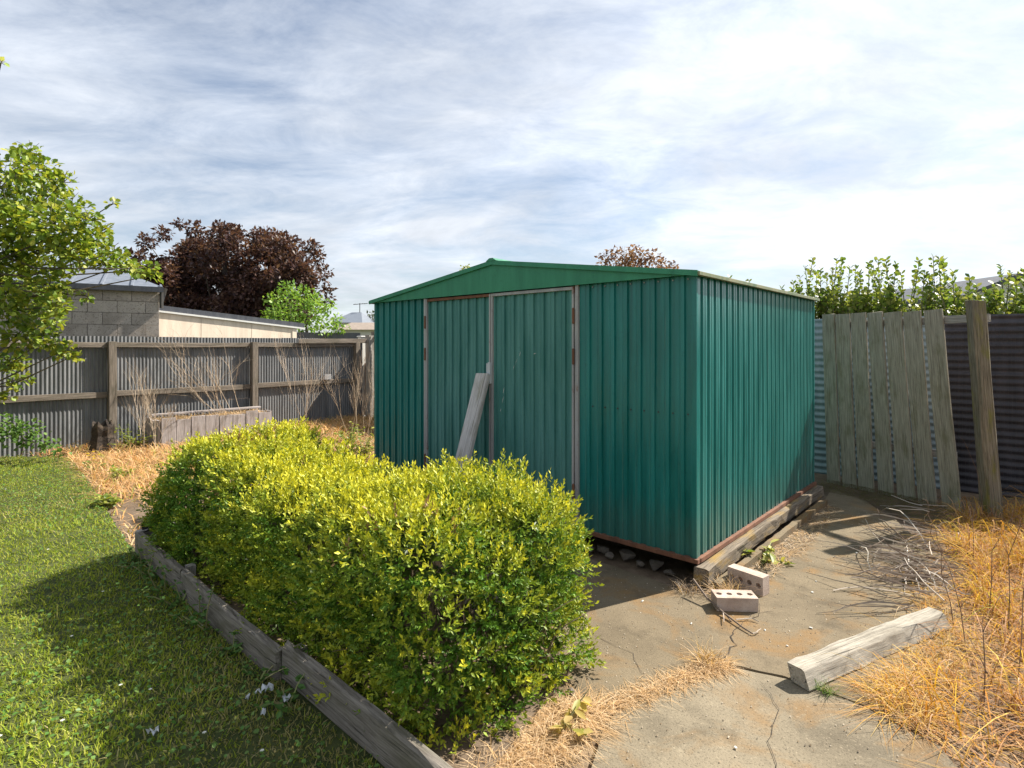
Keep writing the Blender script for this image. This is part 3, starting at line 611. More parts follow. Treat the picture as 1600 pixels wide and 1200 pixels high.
# ================================================================== HEDGE + BED EDGING
def hedge():
    root = thing('hedge', MY @ Matrix.Translation((-1.55, -1.72, 0)), 'low clipped golden-green hedge growing in the timber edged bed', 'hedge')
    c = np.array([1.50, -1.695, .40]); hf = np.array([1.53, .42, .40]); rad = .17
    def sdf(p):
        wob = lumps(p * np.array([1, 1, 1.2]), 4.6, 51) * .045 + lumps(p, 11.0, 52) * .050 + lumps(p, 25.0, 57) * .042
        h2 = hf[None] * np.ones((len(p), 1)); h2[:, 1] += .05 * np.sin(p[:, 0] * 2.3 + 1.0) + .03; h2[:, 2] += .03 * np.sin(p[:, 0] * 3.1 + .5)
        for a0, dp in ((2.20, .10), (1.05, .06)): h2[:, 1] -= dp * np.exp(-((p[:, 0] - a0) / .10) ** 2); h2[:, 2] -= dp * np.exp(-((p[:, 0] - a0) / .12) ** 2)
        h2[:, 2] -= .20 * np.clip((p[:, 0] - 2.35) / .7, 0, 1) ** 1.5 + .03 * np.clip((.35 - p[:, 0]) / .35, 0, 1)
        q = np.abs(p - c) - (h2 - rad); q[:, 2] = np.where(p[:, 2] < c[2], -.1, q[:, 2]); return np.linalg.norm(np.maximum(q, 0), axis=1) + np.minimum(q.max(1), 0) - rad - wob
    lo = c - hf - .25; hi = c + hf + .25; lo[2] = .02
    P = rng.uniform(lo, hi, (112000, 3)); s = sdf(P); k = (s < .0) & (s > -.10); P = P[k]; s = s[k]
    e_ = 1e-3; g = np.stack([(sdf(P + np.eye(3)[i] * e_) - s) / e_ for i in range(3)], 1); N = nrm(g)
    n = len(P); print('hedge sprigs', n)
    D = nrm(N * .75 + np.array([0, 0, .55]) + rng.normal(0, .35, (n, 3))); Ls = rng.uniform(.045, .085, n)
    tallk = rng.random(n) < .07; Ls[tallk & (s > -.05)] *= 1.5
    lit_gold = np.clip(.25 + .66 * np.maximum(N[:, 2], 0) + .16 * lumps(P, 4.5, 55) + rng.normal(0, .15, n) + s * 3.0, 0, 1)  # golden new growth, plus sunlit top and shaded sides put into the leaf colour
    parts = []; R1 = nrm(np.cross(D, rng.normal(size=(n, 3)))); R2 = np.cross(D, R1); ph = rng.uniform(0, 6.28, n); m = 9; dead = (lumps(P, 6.5, 58) + rng.normal(0, .35, n)) > 1.45
    for i in range(m):
        tt = .12 + .88 * i / (m - 1); an = ph + i * 2.4; rad_ = R1 * np.cos(an)[:, None] + R2 * np.sin(an)[:, None]
        q = P + D * (Ls * tt)[:, None]; ld = nrm(D * (.42 + .8 * tt) + rad_ * (1.1 - .55 * tt))
        f = np.clip(lit_gold * (.35 + .85 * tt), 0, 1)[:, None]
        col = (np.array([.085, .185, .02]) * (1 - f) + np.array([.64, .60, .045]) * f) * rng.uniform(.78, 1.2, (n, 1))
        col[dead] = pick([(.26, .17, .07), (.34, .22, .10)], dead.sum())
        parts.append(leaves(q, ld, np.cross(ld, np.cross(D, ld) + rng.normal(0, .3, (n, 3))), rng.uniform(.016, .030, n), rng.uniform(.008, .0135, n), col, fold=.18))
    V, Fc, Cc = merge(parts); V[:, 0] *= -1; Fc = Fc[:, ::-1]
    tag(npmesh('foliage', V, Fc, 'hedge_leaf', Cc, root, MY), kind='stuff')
    pth = []
    for i in range(150):
        a = random.uniform(.12, 3.0); b = random.uniform(-1.95, -1.45)
        pth += branching((-a, b, -.03), (random.gauss(0, .35), random.gauss(0, .35), 1), .42, .007, 1, .12, .5, 3)
    twigs('branches', pth, 'dry_twig', [(0.13, .10, .07), (.18, .14, .09)], root, MY)
    # inner mass of leaves that hides the middle, shade inside put into dark colour
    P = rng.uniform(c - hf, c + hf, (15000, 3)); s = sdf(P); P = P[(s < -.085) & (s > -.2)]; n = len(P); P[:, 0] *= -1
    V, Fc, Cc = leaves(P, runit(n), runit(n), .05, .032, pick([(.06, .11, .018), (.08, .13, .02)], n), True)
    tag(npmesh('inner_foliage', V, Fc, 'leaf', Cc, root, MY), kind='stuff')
hedge()
sheet('bed_soil', ccw([AB(3.17, -2.19), AB(3.17, -1.25), AB(.02, -1.3), AB(-.2, -2.19)]), -.2, .03, 'soil')
ed = thing('bed_edging', AB(1.6, -2.25), 'weathered grey timber boards edging the hedge bed along the lawn', 'edging')
for (a0, a1, dz, db) in ((3.20, 2.24, .0, .055), (2.22, .95, -.01, .042), (.93, -.55, .0, .052)):
    plank('edging_board', AB(a0, -2.262 + db, .085 + dz), AB(a1, -2.262 + db - .01, .065 + dz), .16, .045, 'edging_timber', ed, hint=-UB, n=14, warp=.014, ch=.010)
plank('edging_board', AB(3.19, -2.225, .08), AB(3.19, -1.35, .08), .18, .05, 'grey_timber', ed, hint=-UA, n=4)
for a in (2.30, .90): plank('peg', AB(a, -2.16, -.1), AB(a, -2.16, .14), .05, .05, 'grey_timber', ed, hint=-UB)
pot = thing('plastic_pot', AB(3.13, -2.12, .03), 'small black plastic pot tipped over at the corner of the hedge bed', 'pot')
mb = MB(); pv = AB(3.17, -2.18, .20); ax = Vector((-.5, -.75, .3)).normalized()
mb.tube([pv + Vector((.05, .05, 0)) - ax * .04, pv + Vector((.05, .05, 0)) - ax * .035, pv + Vector((.05, .05, 0)) + ax * .06], [.01, .042, .055], 16); mb.f.pop(); mb.build('pot_body', 'black_plastic', pot, smooth=True)
mb = MB().tube([pv + Vector((.05, .05, 0)) + ax * .052, pv + Vector((.05, .05, 0)) + ax * .066], .06, 16); mb.f = mb.f[:-2]; mb.build('rim', 'black_plastic', pot, smooth=True)

# ================================================================== THINGS ON THE CONCRETE
def brick_mesh():
    L, Wd, Hh = .23, .11, .076; mb = MB(); nx, ny = 4, 1; cw, chh = L / nx, Wd / ny
    for ix in range(nx):
        for iy in range(ny):
            cx, cy = -L / 2 + cw * (ix + .5), -Wd / 2 + chh * (iy + .5); b = len(mb.v); r = .017
            sq = [(cx + cw / 2 * p, cy + chh / 2 * q) for p, q in ((1, 0), (1, 1), (0, 1), (-1, 1), (-1, 0), (-1, -1), (0, -1), (1, -1))]
            ci = [(cx + r * math.cos(k * .7854), cy + r * math.sin(k * .7854)) for k in range(8)]
            for z in (Hh, 0): mb.v += [(p[0], p[1], z) for p in sq] + [(p[0], p[1], z) for p in ci]
            for k in range(8):
                j = (k + 1) % 8
                mb.f += [(b + k, b + j, b + 8 + j, b + 8 + k), (b + 16 + j, b + 16 + k, b + 24 + k, b + 24 + j), (b + 8 + k, b + 8 + j, b + 24 + j, b + 24 + k)]
    b = len(mb.v); mb.v += [(x, y, z) for z in (0, Hh) for x, y in ((-L / 2, -Wd / 2), (L / 2, -Wd / 2), (L / 2, Wd / 2), (-L / 2, Wd / 2))]
    mb.f += [tuple(b + i for i in q) for q in ((0, 1, 5, 4), (1, 2, 6, 5), (2, 3, 7, 6), (3, 0, 4, 7))]; return mb
g = G(1154, 957); M = Matrix.Translation((g.x, g.y + .06, .002)) @ Matrix.Rotation(-.05, 4, 'Z')
tag(brick_mesh().build('brick', 'brick_clay', None, M), 'pale pink cored brick lying flat with its holes facing up', 'brick')
g = G(1176, 930); M = Matrix.Translation((g.x + .01, g.y + .09, .057)) @ Matrix.Rotation(math.radians(-52), 4, 'Z') @ Matrix.Rotation(math.radians(90), 4, 'X') @ Matrix.Translation((0, 0, -.038))
tag(brick_mesh().build('brick', 'brick_clay', None, M), 'pale pink cored brick on its edge by the shed bearer, holes sideways', 'brick')
bm_ = thing('timber_offcut', G(1360, 1030), 'pale cracked square timber offcut lying across the concrete', 'timber')
q0 = G(1262, 1080); q1 = G(1482, 983); dd = (q1 - q0).normalized(); pn = Vector((-dd.y, dd.x, 0))
plank('beam', q0 + pn * .045 + Vector((0, 0, .041)), q1 + pn * .045 + Vector((0, 0, .041)), .085, .078, 'pale_timber', bm_, n=18, warp=.007, ch=.007, shear=.42)
rock('concrete_chunk', G(893, 1086), .035, 'rubble', 'small broken concrete chunk beside the hedge', 'stone', flat=.6, seed=41)
for i, (px, py) in enumerate(((1275, 909), (1269, 926), (1266, 982), (1339, 865), (1303, 871), (1230, 1010), (1004, 940), (1195, 985), (1150, 1170), (1320, 1003), (1080, 975))):
    rock('pebble', G(px, py), random.uniform(.007, .012), 'pebble_white', 'tiny white pebble lying on the concrete', 'pebble', 'white pebbles on the concrete', .6, 60 + i)
for i, (px, py, s) in enumerate(((240, 1143, .018), (419, 1075, .024), (405, 1083, .014), (387, 1090, .009), (448, 1092, .014), (412, 1113, .010))):
    mb = MB(); c = G(px, py, .03)
    for r_ in range(4):
        for k in range(5): mb.v.append((c.x + (k - 2) * s * .5 + random.gauss(0, s * .15), c.y + (r_ - 1.5) * s * .45 + random.gauss(0, s * .15), c.z + random.uniform(-.01, .02)))
    mb.f = [(r_ * 5 + k, r_ * 5 + k + 1, r_ * 5 + k + 6, r_ * 5 + k + 5) for r_ in range(3) for k in range(4)]
    tag(mb.build('plastic_scrap', 'white_plastic'), 'crumpled scrap of white plastic lying in the shaded lawn', 'litter', 'white scraps on the lawn')

gp = ccw([AB(.6, -1.2), AB(.6, -.15), AB(-.2, -.15), AB(-.2, 2.2), G(1352, 790), G(1450, 900), G(1450, 1100), G(1400, 1200), G(960, 1200), G(960, 1110)])
P = scatter(gp, 1500, .001); n = len(P); q_ = rng.uniform(.0015, .0048, (n, 1)); a_ = rng.uniform(0, 6.28, n)
pts = [P + np.stack([np.cos(a_ + k * 2.09), np.sin(a_ + k * 2.09), np.zeros(n)], 1) * q_ for k in range(3)] + [P + np.array([0, 0, 1.1]) * q_]
V = np.stack(pts, 1).reshape(-1, 3); bs_ = np.arange(n)[:, None] * 4; Fc = np.concatenate([bs_ + np.array(f_)[None] for f_ in ((0, 1, 3), (1, 2, 3), (2, 0, 3))])
tag(npmesh('grit', V, Fc, 'dry_twig', np.repeat(pick([(.30, .26, .2), (.12, .10, .08), (.42, .36, .28), (.2, .13, .07)], n), 4, 0)), 'grit and crumbs scattered over the concrete', 'grit', kind='stuff')
# ---- dead grass and weeds round the concrete
def tuft(name, p, n, h0, h1, lean, cols, label, cat, spread=.03, group=None, wd=(.002, .0045), segs=4, droop=.35, mat='straw'):
    P = np.array([[p[0], p[1], p[2] - .01]]) + np.concatenate([rng.normal(0, spread, (n, 2)), np.zeros((n, 1))], 1)
    V, Fc, Cc = blades(P - np.array(p), rng.uniform(h0, h1, n), rng.uniform(wd[0], wd[1], n), rng.uniform(lean[0], lean[1], n), pick(cols, n), segs, droop=droop)
    return tag(npmesh(name, V, Fc, mat, Cc, None, Matrix.Translation(p)), label, cat, group)
def strand(name, pts, n, width, h0, h1, cols, label):
    P = []
    for i in range(n):
        k = random.randrange(len(pts) - 1); t_ = random.random(); p = pts[k][0].lerp(pts[k + 1][0], t_); wv = pts[k][1] * (1 - t_) + pts[k + 1][1] * t_
        wv *= .55 + .75 * abs(math.sin(p.x * 23 + p.y * 9)) 
        P.append((p.x + random.gauss(0, wv), p.y + random.gauss(0, wv), -.008))
    P = np.array(P); V, Fc, Cc = blades(P, rng.uniform(h0, h1, n), rng.uniform(.002, .0042, n), rng.uniform(.7, 1.7, n), pick(cols, n), 4, droop=.7)
    return tag(npmesh(name, V, Fc, 'straw', Cc), label, 'dead grass', kind='stuff')
strand('dead_grass_strip', [(G(905, 1118), .036), (G(985, 1092), .024), (G(1050, 1066), .022), (G(1100, 1048), .022), (G(1140, 1040), .012)], 3000, .04, .03, .09, STRAW, 'matted pale dead grass filling the joint in the concrete')
strand('dead_grass_mat', [(G(735, 1225), .035), (G(790, 1200), .04), (G(848, 1165), .042), (G(880, 1132), .038), (G(912, 1115), .028)], 3400, .08, .05, .17, STRAW, 'thick straw-coloured dead grass at the end of the hedge')
tuft('grass_tuft', G(1105, 1035), 130, .06, .17, (.3, 1.1), STRAW + [(0.60, .38, .10)], 'golden dead grass tuft growing from the cracked joint', 'grass tuft', .03)
tuft('weed_tuft', G(1290, 1082), 70, .05, .12, (.4, 1.2), [(0.08, .16, .03), (.12, .2, .05), (.3, .28, .12)], 'small green grass weed beside the end of the timber offcut', 'weed', .015, mat='grass_blade')
tuft('grass_tuft', AB(-.2, -.03, 0), 220, .08, .2, (.3, 1.4), STRAW, 'dead straw tuft between the shed corner and the bricks', 'grass tuft', .05)
tuft('grass_tuft', G(1075, 925), 120, .06, .16, (.4, 1.4), STRAW + TWIG, 'brown dead roots and straw under the shed corner', 'grass tuft', .035)
def long_grass():
    poly = ccw([G(1418, 1128), G(1470, 1170), G(1540, 1260), AB(-2.3, -3.0), AB(-4.8, -1.5), AB(-4.2, 3.9), AB(-1.8, 3.9), G(1530, 800), G(1475, 815), G(1490, 880), G(1500, 960), G(1505, 1030), G(1455, 1095)])
    cc_ = scatter(poly, 420, -.03); ch_ = rng.uniform(.65, 1.5, 420); id_ = rng.integers(0, 420, 25000)
    P = np.concatenate([cc_[id_] + np.concatenate([rng.normal(0, .055, (25000, 2)), np.zeros((25000, 1))], 1), scatter(poly, 8000, -.03)]); n = len(P)
    v = np.concatenate([ch_[id_], np.full(8000, .55)]); h = rng.uniform(.12, .42, n) * v; col = pick(GOLD, n) * (.75 + .35 * rng.random(420))[np.concatenate([id_, rng.integers(0, 420, 8000)])][:, None]
    gr = (lumps(P, 2.1, 75) + rng.normal(0, .5, n)) > 1.0; col[gr] = pick([(0.36, .36, .06), (.46, .42, .07)], gr.sum())
    br = rng.random(n) < .38; col[br] = pick([(0.40, .22, .12), (.52, .34, .22), (.34, .18, .09)], br.sum())
    az = rng.normal(2.6, 1.5, n); V, Fc, Cc = blades(P, h, rng.uniform(.0028, .0080, n), rng.uniform(.2, 1.35, n), col, 5, az=az, droop=.75)
    tag(npmesh('long_dry_grass', V, Fc, 'straw', Cc), 'long golden dry grass covering the ground right of the concrete', 'dry grass', kind='stuff')
    n = 16000; P = scatter(poly, n, -.02); V, Fc, Cc = blades(P, rng.uniform(.08, .22, n), rng.uniform(.003, .007, n), rng.uniform(1.25, 1.9, n), pick([(0.42, .24, .12), (.52, .33, .18), (.34, .18, .08), (.56, .34, .10)], n), 4, droop=.55)
    tag(npmesh('matted_straw', V, Fc, 'straw', Cc), 'reddish matted straw lying under the long golden grass', 'dead grass', kind='stuff')
    edge = [(G(1425, 1130), .05), (G(1385, 1085), .04), (G(1440, 1060), .05), (G(1480, 1000), .06), (G(1455, 930), .05)]
    strand('dry_grass_edge', edge, 1800, .05, .06, .2, GOLD + STRAW, 'sparse dry grass creeping over the concrete edge')
long_grass()
def leaf_litter(name, poly, n, cols, label):
    P = scatter(poly, n, .004); V, Fc, Cc = blades(P, rng.uniform(.02, .09, n), rng.uniform(.002, .006, n), rng.uniform(1.2, 1.8, n), pick(cols, n), 2, droop=.8)
    tag(npmesh(name, V, Fc, 'straw', Cc), label, 'litter', kind='stuff')
leaf_litter('mossy_litter', ccw([G(1275, 752), G(1310, 748), G(1480, 790), G(1480, 815), G(1410, 808), G(1350, 782), G(1290, 768)]), 2600, [(0.10, .11, .04), (.16, .10, .06), (.20, .14, .09), (.12, .14, .04)], 'moss and brown litter at the foot of the palings')
leaf_litter('bearer_litter', ccw([AB(-.17, .25), AB(-.32, .4), AB(-.34, 1.3), AB(-.28, 2.4), AB(-.17, 2.5)]), 1500, STRAW + TWIG, 'straw and twig litter along the shed bearer')
# dry twig heap
pth = []
for i in range(210):
    c = G(random.gauss(1425, 30), random.gauss(885, 32)); az = random.gauss(2.9, .7); L = random.uniform(.15, .55)
    pts = wander((c.x + .1, c.y, random.uniform(.005, .07)), (math.cos(az), math.sin(az), random.uniform(-.1, .2)), L, 5, .16, .03); pts = [Vector((p.x, p.y, max(p.z, .006))) for p in pts]
    pth.append((pts, random.uniform(.003, .006), .0016))
for (x0, y0, x1, y1, h) in ((1372, 800, 1462, 868, .14), (1330, 905, 1450, 925, .02), (1345, 860, 1365, 900, .08), (1300, 922, 1420, 930, .02)):
    p, q = G(x0, y0), G(x1, y1); pth.append(([p.lerp(q, k / 5) + Vector((random.gauss(0, .012), random.gauss(0, .012), .008 + h * math.sin(3.14 * k / 5))) for k in range(6)], .004, .003))
tag(twigs('twig_heap', pth, 'dry_twig', TWIG + [(0.55, .48, .41), (.6, .54, .47)]), 'heap of bleached dry twigs on the concrete edge', 'twigs', kind='stuff')
def stick(pts, r, label, cat='twig', cols=TWIG, name='dead_twig', group=None, nbr=2):
    p = [Vector(q) for q in pts]; pa = [(p, r, r * .5)]
    for i in range(nbr):
        k = random.randint(1, len(p) - 1); pa.append((wander(p[k], (p[k] - p[k - 1]).normalized() + Vector((random.gauss(0, .6), random.gauss(0, .6), .2)), random.uniform(.05, .12), 3), r * .6, r * .3))
    return tag(twigs(name, pa, 'dry_twig', cols, n=5), label, cat, group)
stick([G(1083, 905, .09), G(1105, 935, .04), G(1130, 957, .02), G(1160, 980, .012), G(1176, 990, .01)], .007, 'long dead twig running from the shed corner past the flat brick', nbr=3)
stick([G(1150, 968, .01), G(1175, 966, .012), G(1186, 971, .01)], .004, 'short dead twig in front of the flat brick', nbr=1)
for i, (px, py, h, lx) in enumerate(((1537, 1100, .42, .02), (1492, 985, .42, -.08), (1510, 1010, .55, -.1), (1545, 960, .5, .05), (1575, 985, .55, .03), (1590, 1060, .5, .06), (1468, 850, .3, -.1), (1537, 815, .62, -.06), (1520, 880, .4, .02))):
    b = G(px, py); stick([(b.x, b.y, -.03), (b.x + lx * .3, b.y, h * .35), (b.x + lx * .7, b.y + .02, h * .7), (b.x + lx + random.gauss(0, .04), b.y + .03, h)], .0026, 'thin dark dead stalk standing in the golden dry grass', 'stalk', [(0.12, .08, .06), (.2, .14, .1)], 'dead_stalk', 'dead stalks in the dry grass', 4)
def leafy_weed(name, base, stems, L, leaf, cols, label, cat='weed', group=None, up=1.0, nl=9, droop=.1):
    r = thing(name, base, label, cat, group); pth = []; parts = []
    for s in range(stems):
        d = (random.gauss(0, .5), random.gauss(0, .5), up); pa = wander((base.x + random.gauss(0, .02), base.y + random.gauss(0, .02), base.z - .02), d, L * random.uniform(.6, 1.1), 6, .16, droop); pth.append((pa, .005, .002))
        for i in range(nl):
            k = random.uniform(1, 5.99); j = int(k); p = pa[j].lerp(pa[min(j + 1, 6)], k - j); parts.append((p, Vector((random.gauss(0, 1), random.gauss(0, 1), random.uniform(-.5, .5)))))
    P = np.array([p for p, _ in parts]); D = np.array([d for _, d in parts]); n = len(P)
    twigs('stem', pth, 'dry_twig', [(0.2, .24, .08), (.28, .25, .12)], r)
    V, Fc, Cc = leaves(P, D, np.tile([[0, 0, 1.]], (n, 1)) + rng.normal(0, .35, (n, 3)), rng.uniform(.7, 1.25, n) * leaf, rng.uniform(.4, .6, n) * leaf, pick(cols, n), True)
    npmesh('leaves', V, Fc, 'leaf', Cc, r); return r
leafy_weed('broadleaf_weed', G(1192, 878), 5, .24, .07, [(0.16, .22, .04), (.30, .30, .05), (.40, .40, .12)], 'wilting broad-leaved weed growing against the shed bearer', nl=10, droop=.2)
leafy_weed('broadleaf_weed', G(1215, 880), 5, .13, .07, [(0.30, .32, .06), (.48, .42, .14), (.52, .40, .22)], 'flattened yellowing weed on the concrete beside the bearer', nl=9, up=.35, droop=.25)
leafy_weed('mallow_weed', G(886, 1138), 5, .16, .06, [(0.45, .36, .08), (.55, .42, .18), (.22, .24, .05)], 'yellowing lobed weed in the straw at the hedge end', nl=6)
for i, (a, h) in enumerate(((3.02, .16), (2.86, .2), (2.62, .22), (2.36, .26), (2.1, .18), (1.78, .22), (1.62, .28), (1.36, .16), (1.02, .2), (.72, .16))):
    leafy_weed('edging_weed', AB(a, -2.29), 6, h, .035, [(0.07, .16, .03), (.10, .20, .04)], 'small green weed at the foot of the timber bed edging', group='weeds along the bed edging', nl=9)
for i, (px, py) in enumerate(((141, 728), (150, 733))):
    r = leafy_weed('dandelion', G(px, py), 4, .14, .05, [(0.12, .22, .04), (.2, .28, .05)], 'yellow flowered weed at the lawn edge', 'weed', 'yellow flowers at the lawn edge', nl=4)
    for hx, hy, hz in ((-.03, .0, .15), (.025, .02, .17), (.0, -.03, .13)):
        b = G(px, py) + Vector((hx, hy, hz)); m = MB(); m.v = [tuple(b)]
        for k in range(20):
            rr = .022 if k % 2 == 0 else .010; m.v.append((b.x + rr * math.cos(k * .31416), b.y + rr * math.sin(k * .31416), b.z + .008))
        m.f = [(0, 1 + k, 1 + (k + 1) % 20) for k in range(20)]; m.build('flower', 'flower_yellow', r)

# ================================================================== BACK OF THE YARD
pl = thing('raised_planter', AB(8.25, .05), 'low raised garden box of upright grey boards by the iron fence', 'planter')
for i in range(8):
    b = -.72 + .205 * i; plank('board', AB(7.95, b + .10, -.05), AB(7.95, b + .10, .39 + random.uniform(-.02, .03)), .196, .03, 'planter_timber', pl, hint=UA, n=3)
for i in range(3):
    a = 8.06 + .2 * i
    for b in (-.735, .935): plank('board', AB(a, b, -.05), AB(a, b, .38 + random.uniform(-.02, .02)), .19, .03, 'planter_timber', pl, hint=-UB, n=3)
plank('capping_board', AB(8.5, -.70, .418), AB(8.42, .95, .418), .10, .03, 'planter_timber', pl, n=4)
MB().box(-8.56, -7.97, -.715, .915, 0, .36).build('soil_fill', 'soil', pl, MY)
P = scatter(ccw([AB(7.98, -.7), AB(8.55, -.7), AB(8.55, .9), AB(7.98, .9)]), 900, .355)
V, Fc, Cc = blades(P, rng.uniform(.06, .16, 900), .006, rng.uniform(.6, 1.5, 900), pick(STRAW, 900), 3, droop=.5)
tag(npmesh('planter_straw', V, Fc, 'straw', Cc), 'dead straw lying on the raised garden box', 'dead grass', kind='stuff')
BARE = [(0.36, .28, .20), (.26, .19, .13), (.44, .36, .27)]
pth = []
for i in range(13):
    p0 = AB(8.25 + random.gauss(0, .08), .25 + random.gauss(0, .12), .34); az = random.uniform(-.3, 1.0)
    dv = UB * -random.uniform(.2, 1.3) + UA * random.gauss(0, .3) + Vector((0, 0, random.uniform(.5, 1.1))); branching(p0, dv, random.uniform(.6, 1.05), .0045, 2, .12, .45, 4, pth)
tag(twigs('dead_shrub', pth, 'dry_twig', BARE), 'bare branching dead shrub in the raised garden box', 'shrub')
for (px, py, h, lab) in ((476, 688, 1.15, 'tall feathery dead weed standing right of the raised garden box'), (552, 678, .95, 'tangled dead weed beside the corner post of the iron fence'), (572, 682, .85, 'dry brown weed close to the far edge of the green shed'), (222, 700, .75, 'dry seedy weed between the stump and the raised garden box'), (243, 705, .6, 'short dry weed against the end of the raised garden box')):
    b = G(px, py); pth = []
    for i in range(3): branching((b.x + random.gauss(0, .04), b.y, -.03), (random.gauss(0, .15), random.gauss(0, .15), 1), h * random.uniform(.7, 1), .004, 2, .06, .35, 7, pth)
    tag(twigs('dead_weed', pth, 'dry_twig', BARE), lab, 'dead weed')
st = thing('tree_stump', G(160, 704), 'dark charred hollow stump at the edge of the rough ground', 'stump')
mb = MB(); g = G(160, 704)
ring = [(0, .165), (.1, .15), (.25, .125), (.36, .135), (.42, .12), (.40, .085), (.2, .07)]; n = 14
for (z, r) in ring: mb.v += [(g.x + r * (1 + .16 * math.sin(3 * k + 1) + .1 * math.sin(5 * k + z * 9)) * math.cos(6.283 * k / n), g.y + r * (1 + .16 * math.sin(3 * k + 1)) * math.sin(6.283 * k / n), z - .03 + (.05 * math.sin(k * 1.9) if z > .35 else 0)) for k in range(n)]
mb.f = [(i * n + k, i * n + (k + 1) % n, (i + 1) * n + (k + 1) % n, (i + 1) * n + k) for i in range(len(ring) - 1) for k in range(n)] + [tuple((len(ring) - 1) * n + k for k in range(n))]
mb.build('stump_wood', 'burnt_stump', st)
for (px, py, h, nm) in ((205, 700, .42, 'green-yellow weed clump beside the charred stump'), (545, 690, .34, 'yellow-green weed clump in the dead grass near the fence corner'), (566, 712, .5, 'tall yellow-green weeds growing beside the far shed wall'), (188, 745, .2, 'low green weed clump where the lawn meets the rough ground'), (170, 790, .16, 'low leafy weed clump at the lawn edge near the hedge bed')):
    leafy_weed('weed_clump', G(px, py), 16, h, .05, [(0.22, .26, .04), (.33, .34, .06), (.15, .22, .04)], nm, nl=14)

# ================================================================== TREES AND SHRUBS
def cluster_tree(name, base, clusters, Y, ysp, leaf, dens, cols, label, cat='tree', bark='bark', trunk_r=.1, fork=.5, mat='leaf', round_=True, group=None, branch_every=1, hang=-.2, aspect=.62, gap=.45):
    """clusters: (px, py, radius px) seen at depth Y; each becomes a ball of leaves on its own limb"""
    root = thing(name, base, label, cat, group); Ps = []; Ds = []; Cs = []; pth = []; cs = []
    for (px, py, r) in clusters:
        y = Y + random.uniform(-ysp, ysp); c = PX(px, py, y); R = r / F * y; cs.append((c, R))
    top = max(c.z for c, _ in cs); zf = base.z + (top - base.z) * fork; cen = sum((c for c, _ in cs), Vector()) / len(cs)
    trunk = [base - Vector((0, 0, .1)), base.lerp(Vector((base.x, base.y, zf)), .5) + Vector((.03, .02, 0)), Vector((base.x + (cen.x - base.x) * .15, base.y, zf)), Vector((base.x + (cen.x - base.x) * .4, base.y + (cen.y - base.y) * .4, base.z + (top - base.z) * .8))]
    MB().tube(trunk, [trunk_r, trunk_r * .8, trunk_r * .65, trunk_r * .2], 9).build('trunk', bark, root, smooth=True)
    for i, (c, R) in enumerate(cs):
        if i % branch_every == 0:
            s = trunk[2] if c.z > zf else trunk[1]; s = s.lerp(trunk[3], random.uniform(0, .5)) if c.z > zf else s
            mid = s.lerp(c, .55) + Vector((random.gauss(0, .06), random.gauss(0, .06), -.08 * (c - s).length)); pth.append(([s, s.lerp(mid, .5), mid, mid.lerp(c, .5), c], trunk_r * .13, trunk_r * .05))
            for k in range(5): pth.append((wander(c, Vector(runit(1)[0]) + Vector((0, 0, .3)), R * 1.1, 4, .3), trunk_r * .04, trunk_r * .018))
        n = max(6, int(dens * (R / leaf) ** 2)); u = runit(n) * (rng.random((n, 1)) ** .42); P = np.array(c) + u * R * np.array([1, 1, .85])
        kk = lumps(P, 5.0 / max(R, .1), 91 + i) + rng.normal(0, .5, n) > -gap; P = P[kk]; u = u[kk]; n = len(P)
        D = nrm(u + rng.normal(0, .7, (n, 3)) + np.array([0, 0, hang])); Ps.append(P); Ds.append(D); Cs.append(pick(cols, n) * (1 + .18 * lumps(P, 2.5, 5))[:, None])
    twigs('branches', pth, 'dry_twig', [(0.09, .075, .06), (.13, .11, .09)], root, n=4)
    P = np.concatenate(Ps); D = np.concatenate(Ds); Cc = np.concatenate(Cs); n = len(P)
    V, Fc, Cv = leaves(P, D, np.tile([[0, 0, 1.]], (n, 1)) + rng.normal(0, .55, (n, 3)), rng.uniform(.65, 1.25, n) * leaf, rng.uniform(.8, 1.1, n) * leaf * aspect, Cc, round_, .16)
    tag(npmesh('crown', V, Fc, mat, Cv, root), kind='stuff'); return root
cl = [(45, 235, 18), (28, 262, 32), (60, 268, 30), (15, 300, 38), (70, 305, 38), (100, 285, 20), (35, 345, 45), (85, 350, 42), (112, 325, 26), (10, 390, 42), (60, 400, 45), (105, 390, 40), (138, 345, 22), (150, 375, 22), (140, 398, 22), (165, 358, 10), (176, 319, 7), (165, 412, 15), (178, 395, 18), (190, 415, 18), (212, 420, 14), (232, 422, 15), (240, 430, 10), (78, 445, 30), (40, 450, 42), (10, 480, 38), (60, 492, 34), (88, 478, 20), (132, 462, 11), (30, 525, 30), (70, 530, 24), (98, 548, 17), (115, 556, 10), (15, 565, 22), (30, 592, 18), (5, 615, 16), (0, 345, 40), (2, 97, 5)]
for i in range(26): cl.append((random.uniform(-330, -20), random.uniform(215, 560), random.uniform(35, 60)))
LEAFG = [(0.16, .25, .03), (.22, .31, .04), (.30, .36, .05), (.11, .19, .03), (.40, .40, .05)]
cluster_tree('maple_tree', Vector((-6.75, 6.2, 0)), cl, 6.2, .45, .066, 24.0, LEAFG, 'bright green broad-leaved tree overhanging the lawn from the frame edge', trunk_r=.11, fork=.4, aspect=.8)
cluster_tree('vine_shrub', G(30, 712), [(15, 680, 26), (45, 672, 22), (60, 690, 22), (80, 695, 14), (95, 708, 10), (5, 660, 16), (-30, 680, 26)], 7.25, .1, .06, 12, [(0.07, .15, .03), (.10, .19, .04), (.14, .23, .05)], 'low dark green leafy shoots at the foot of the iron fence', 'shrub', trunk_r=.015, fork=.3, aspect=.8)
PUR = [(0.055, .026, .026), (.075, .036, .033), (.11, .058, .048), (.04, .02, .022), (.13, .075, .055)]
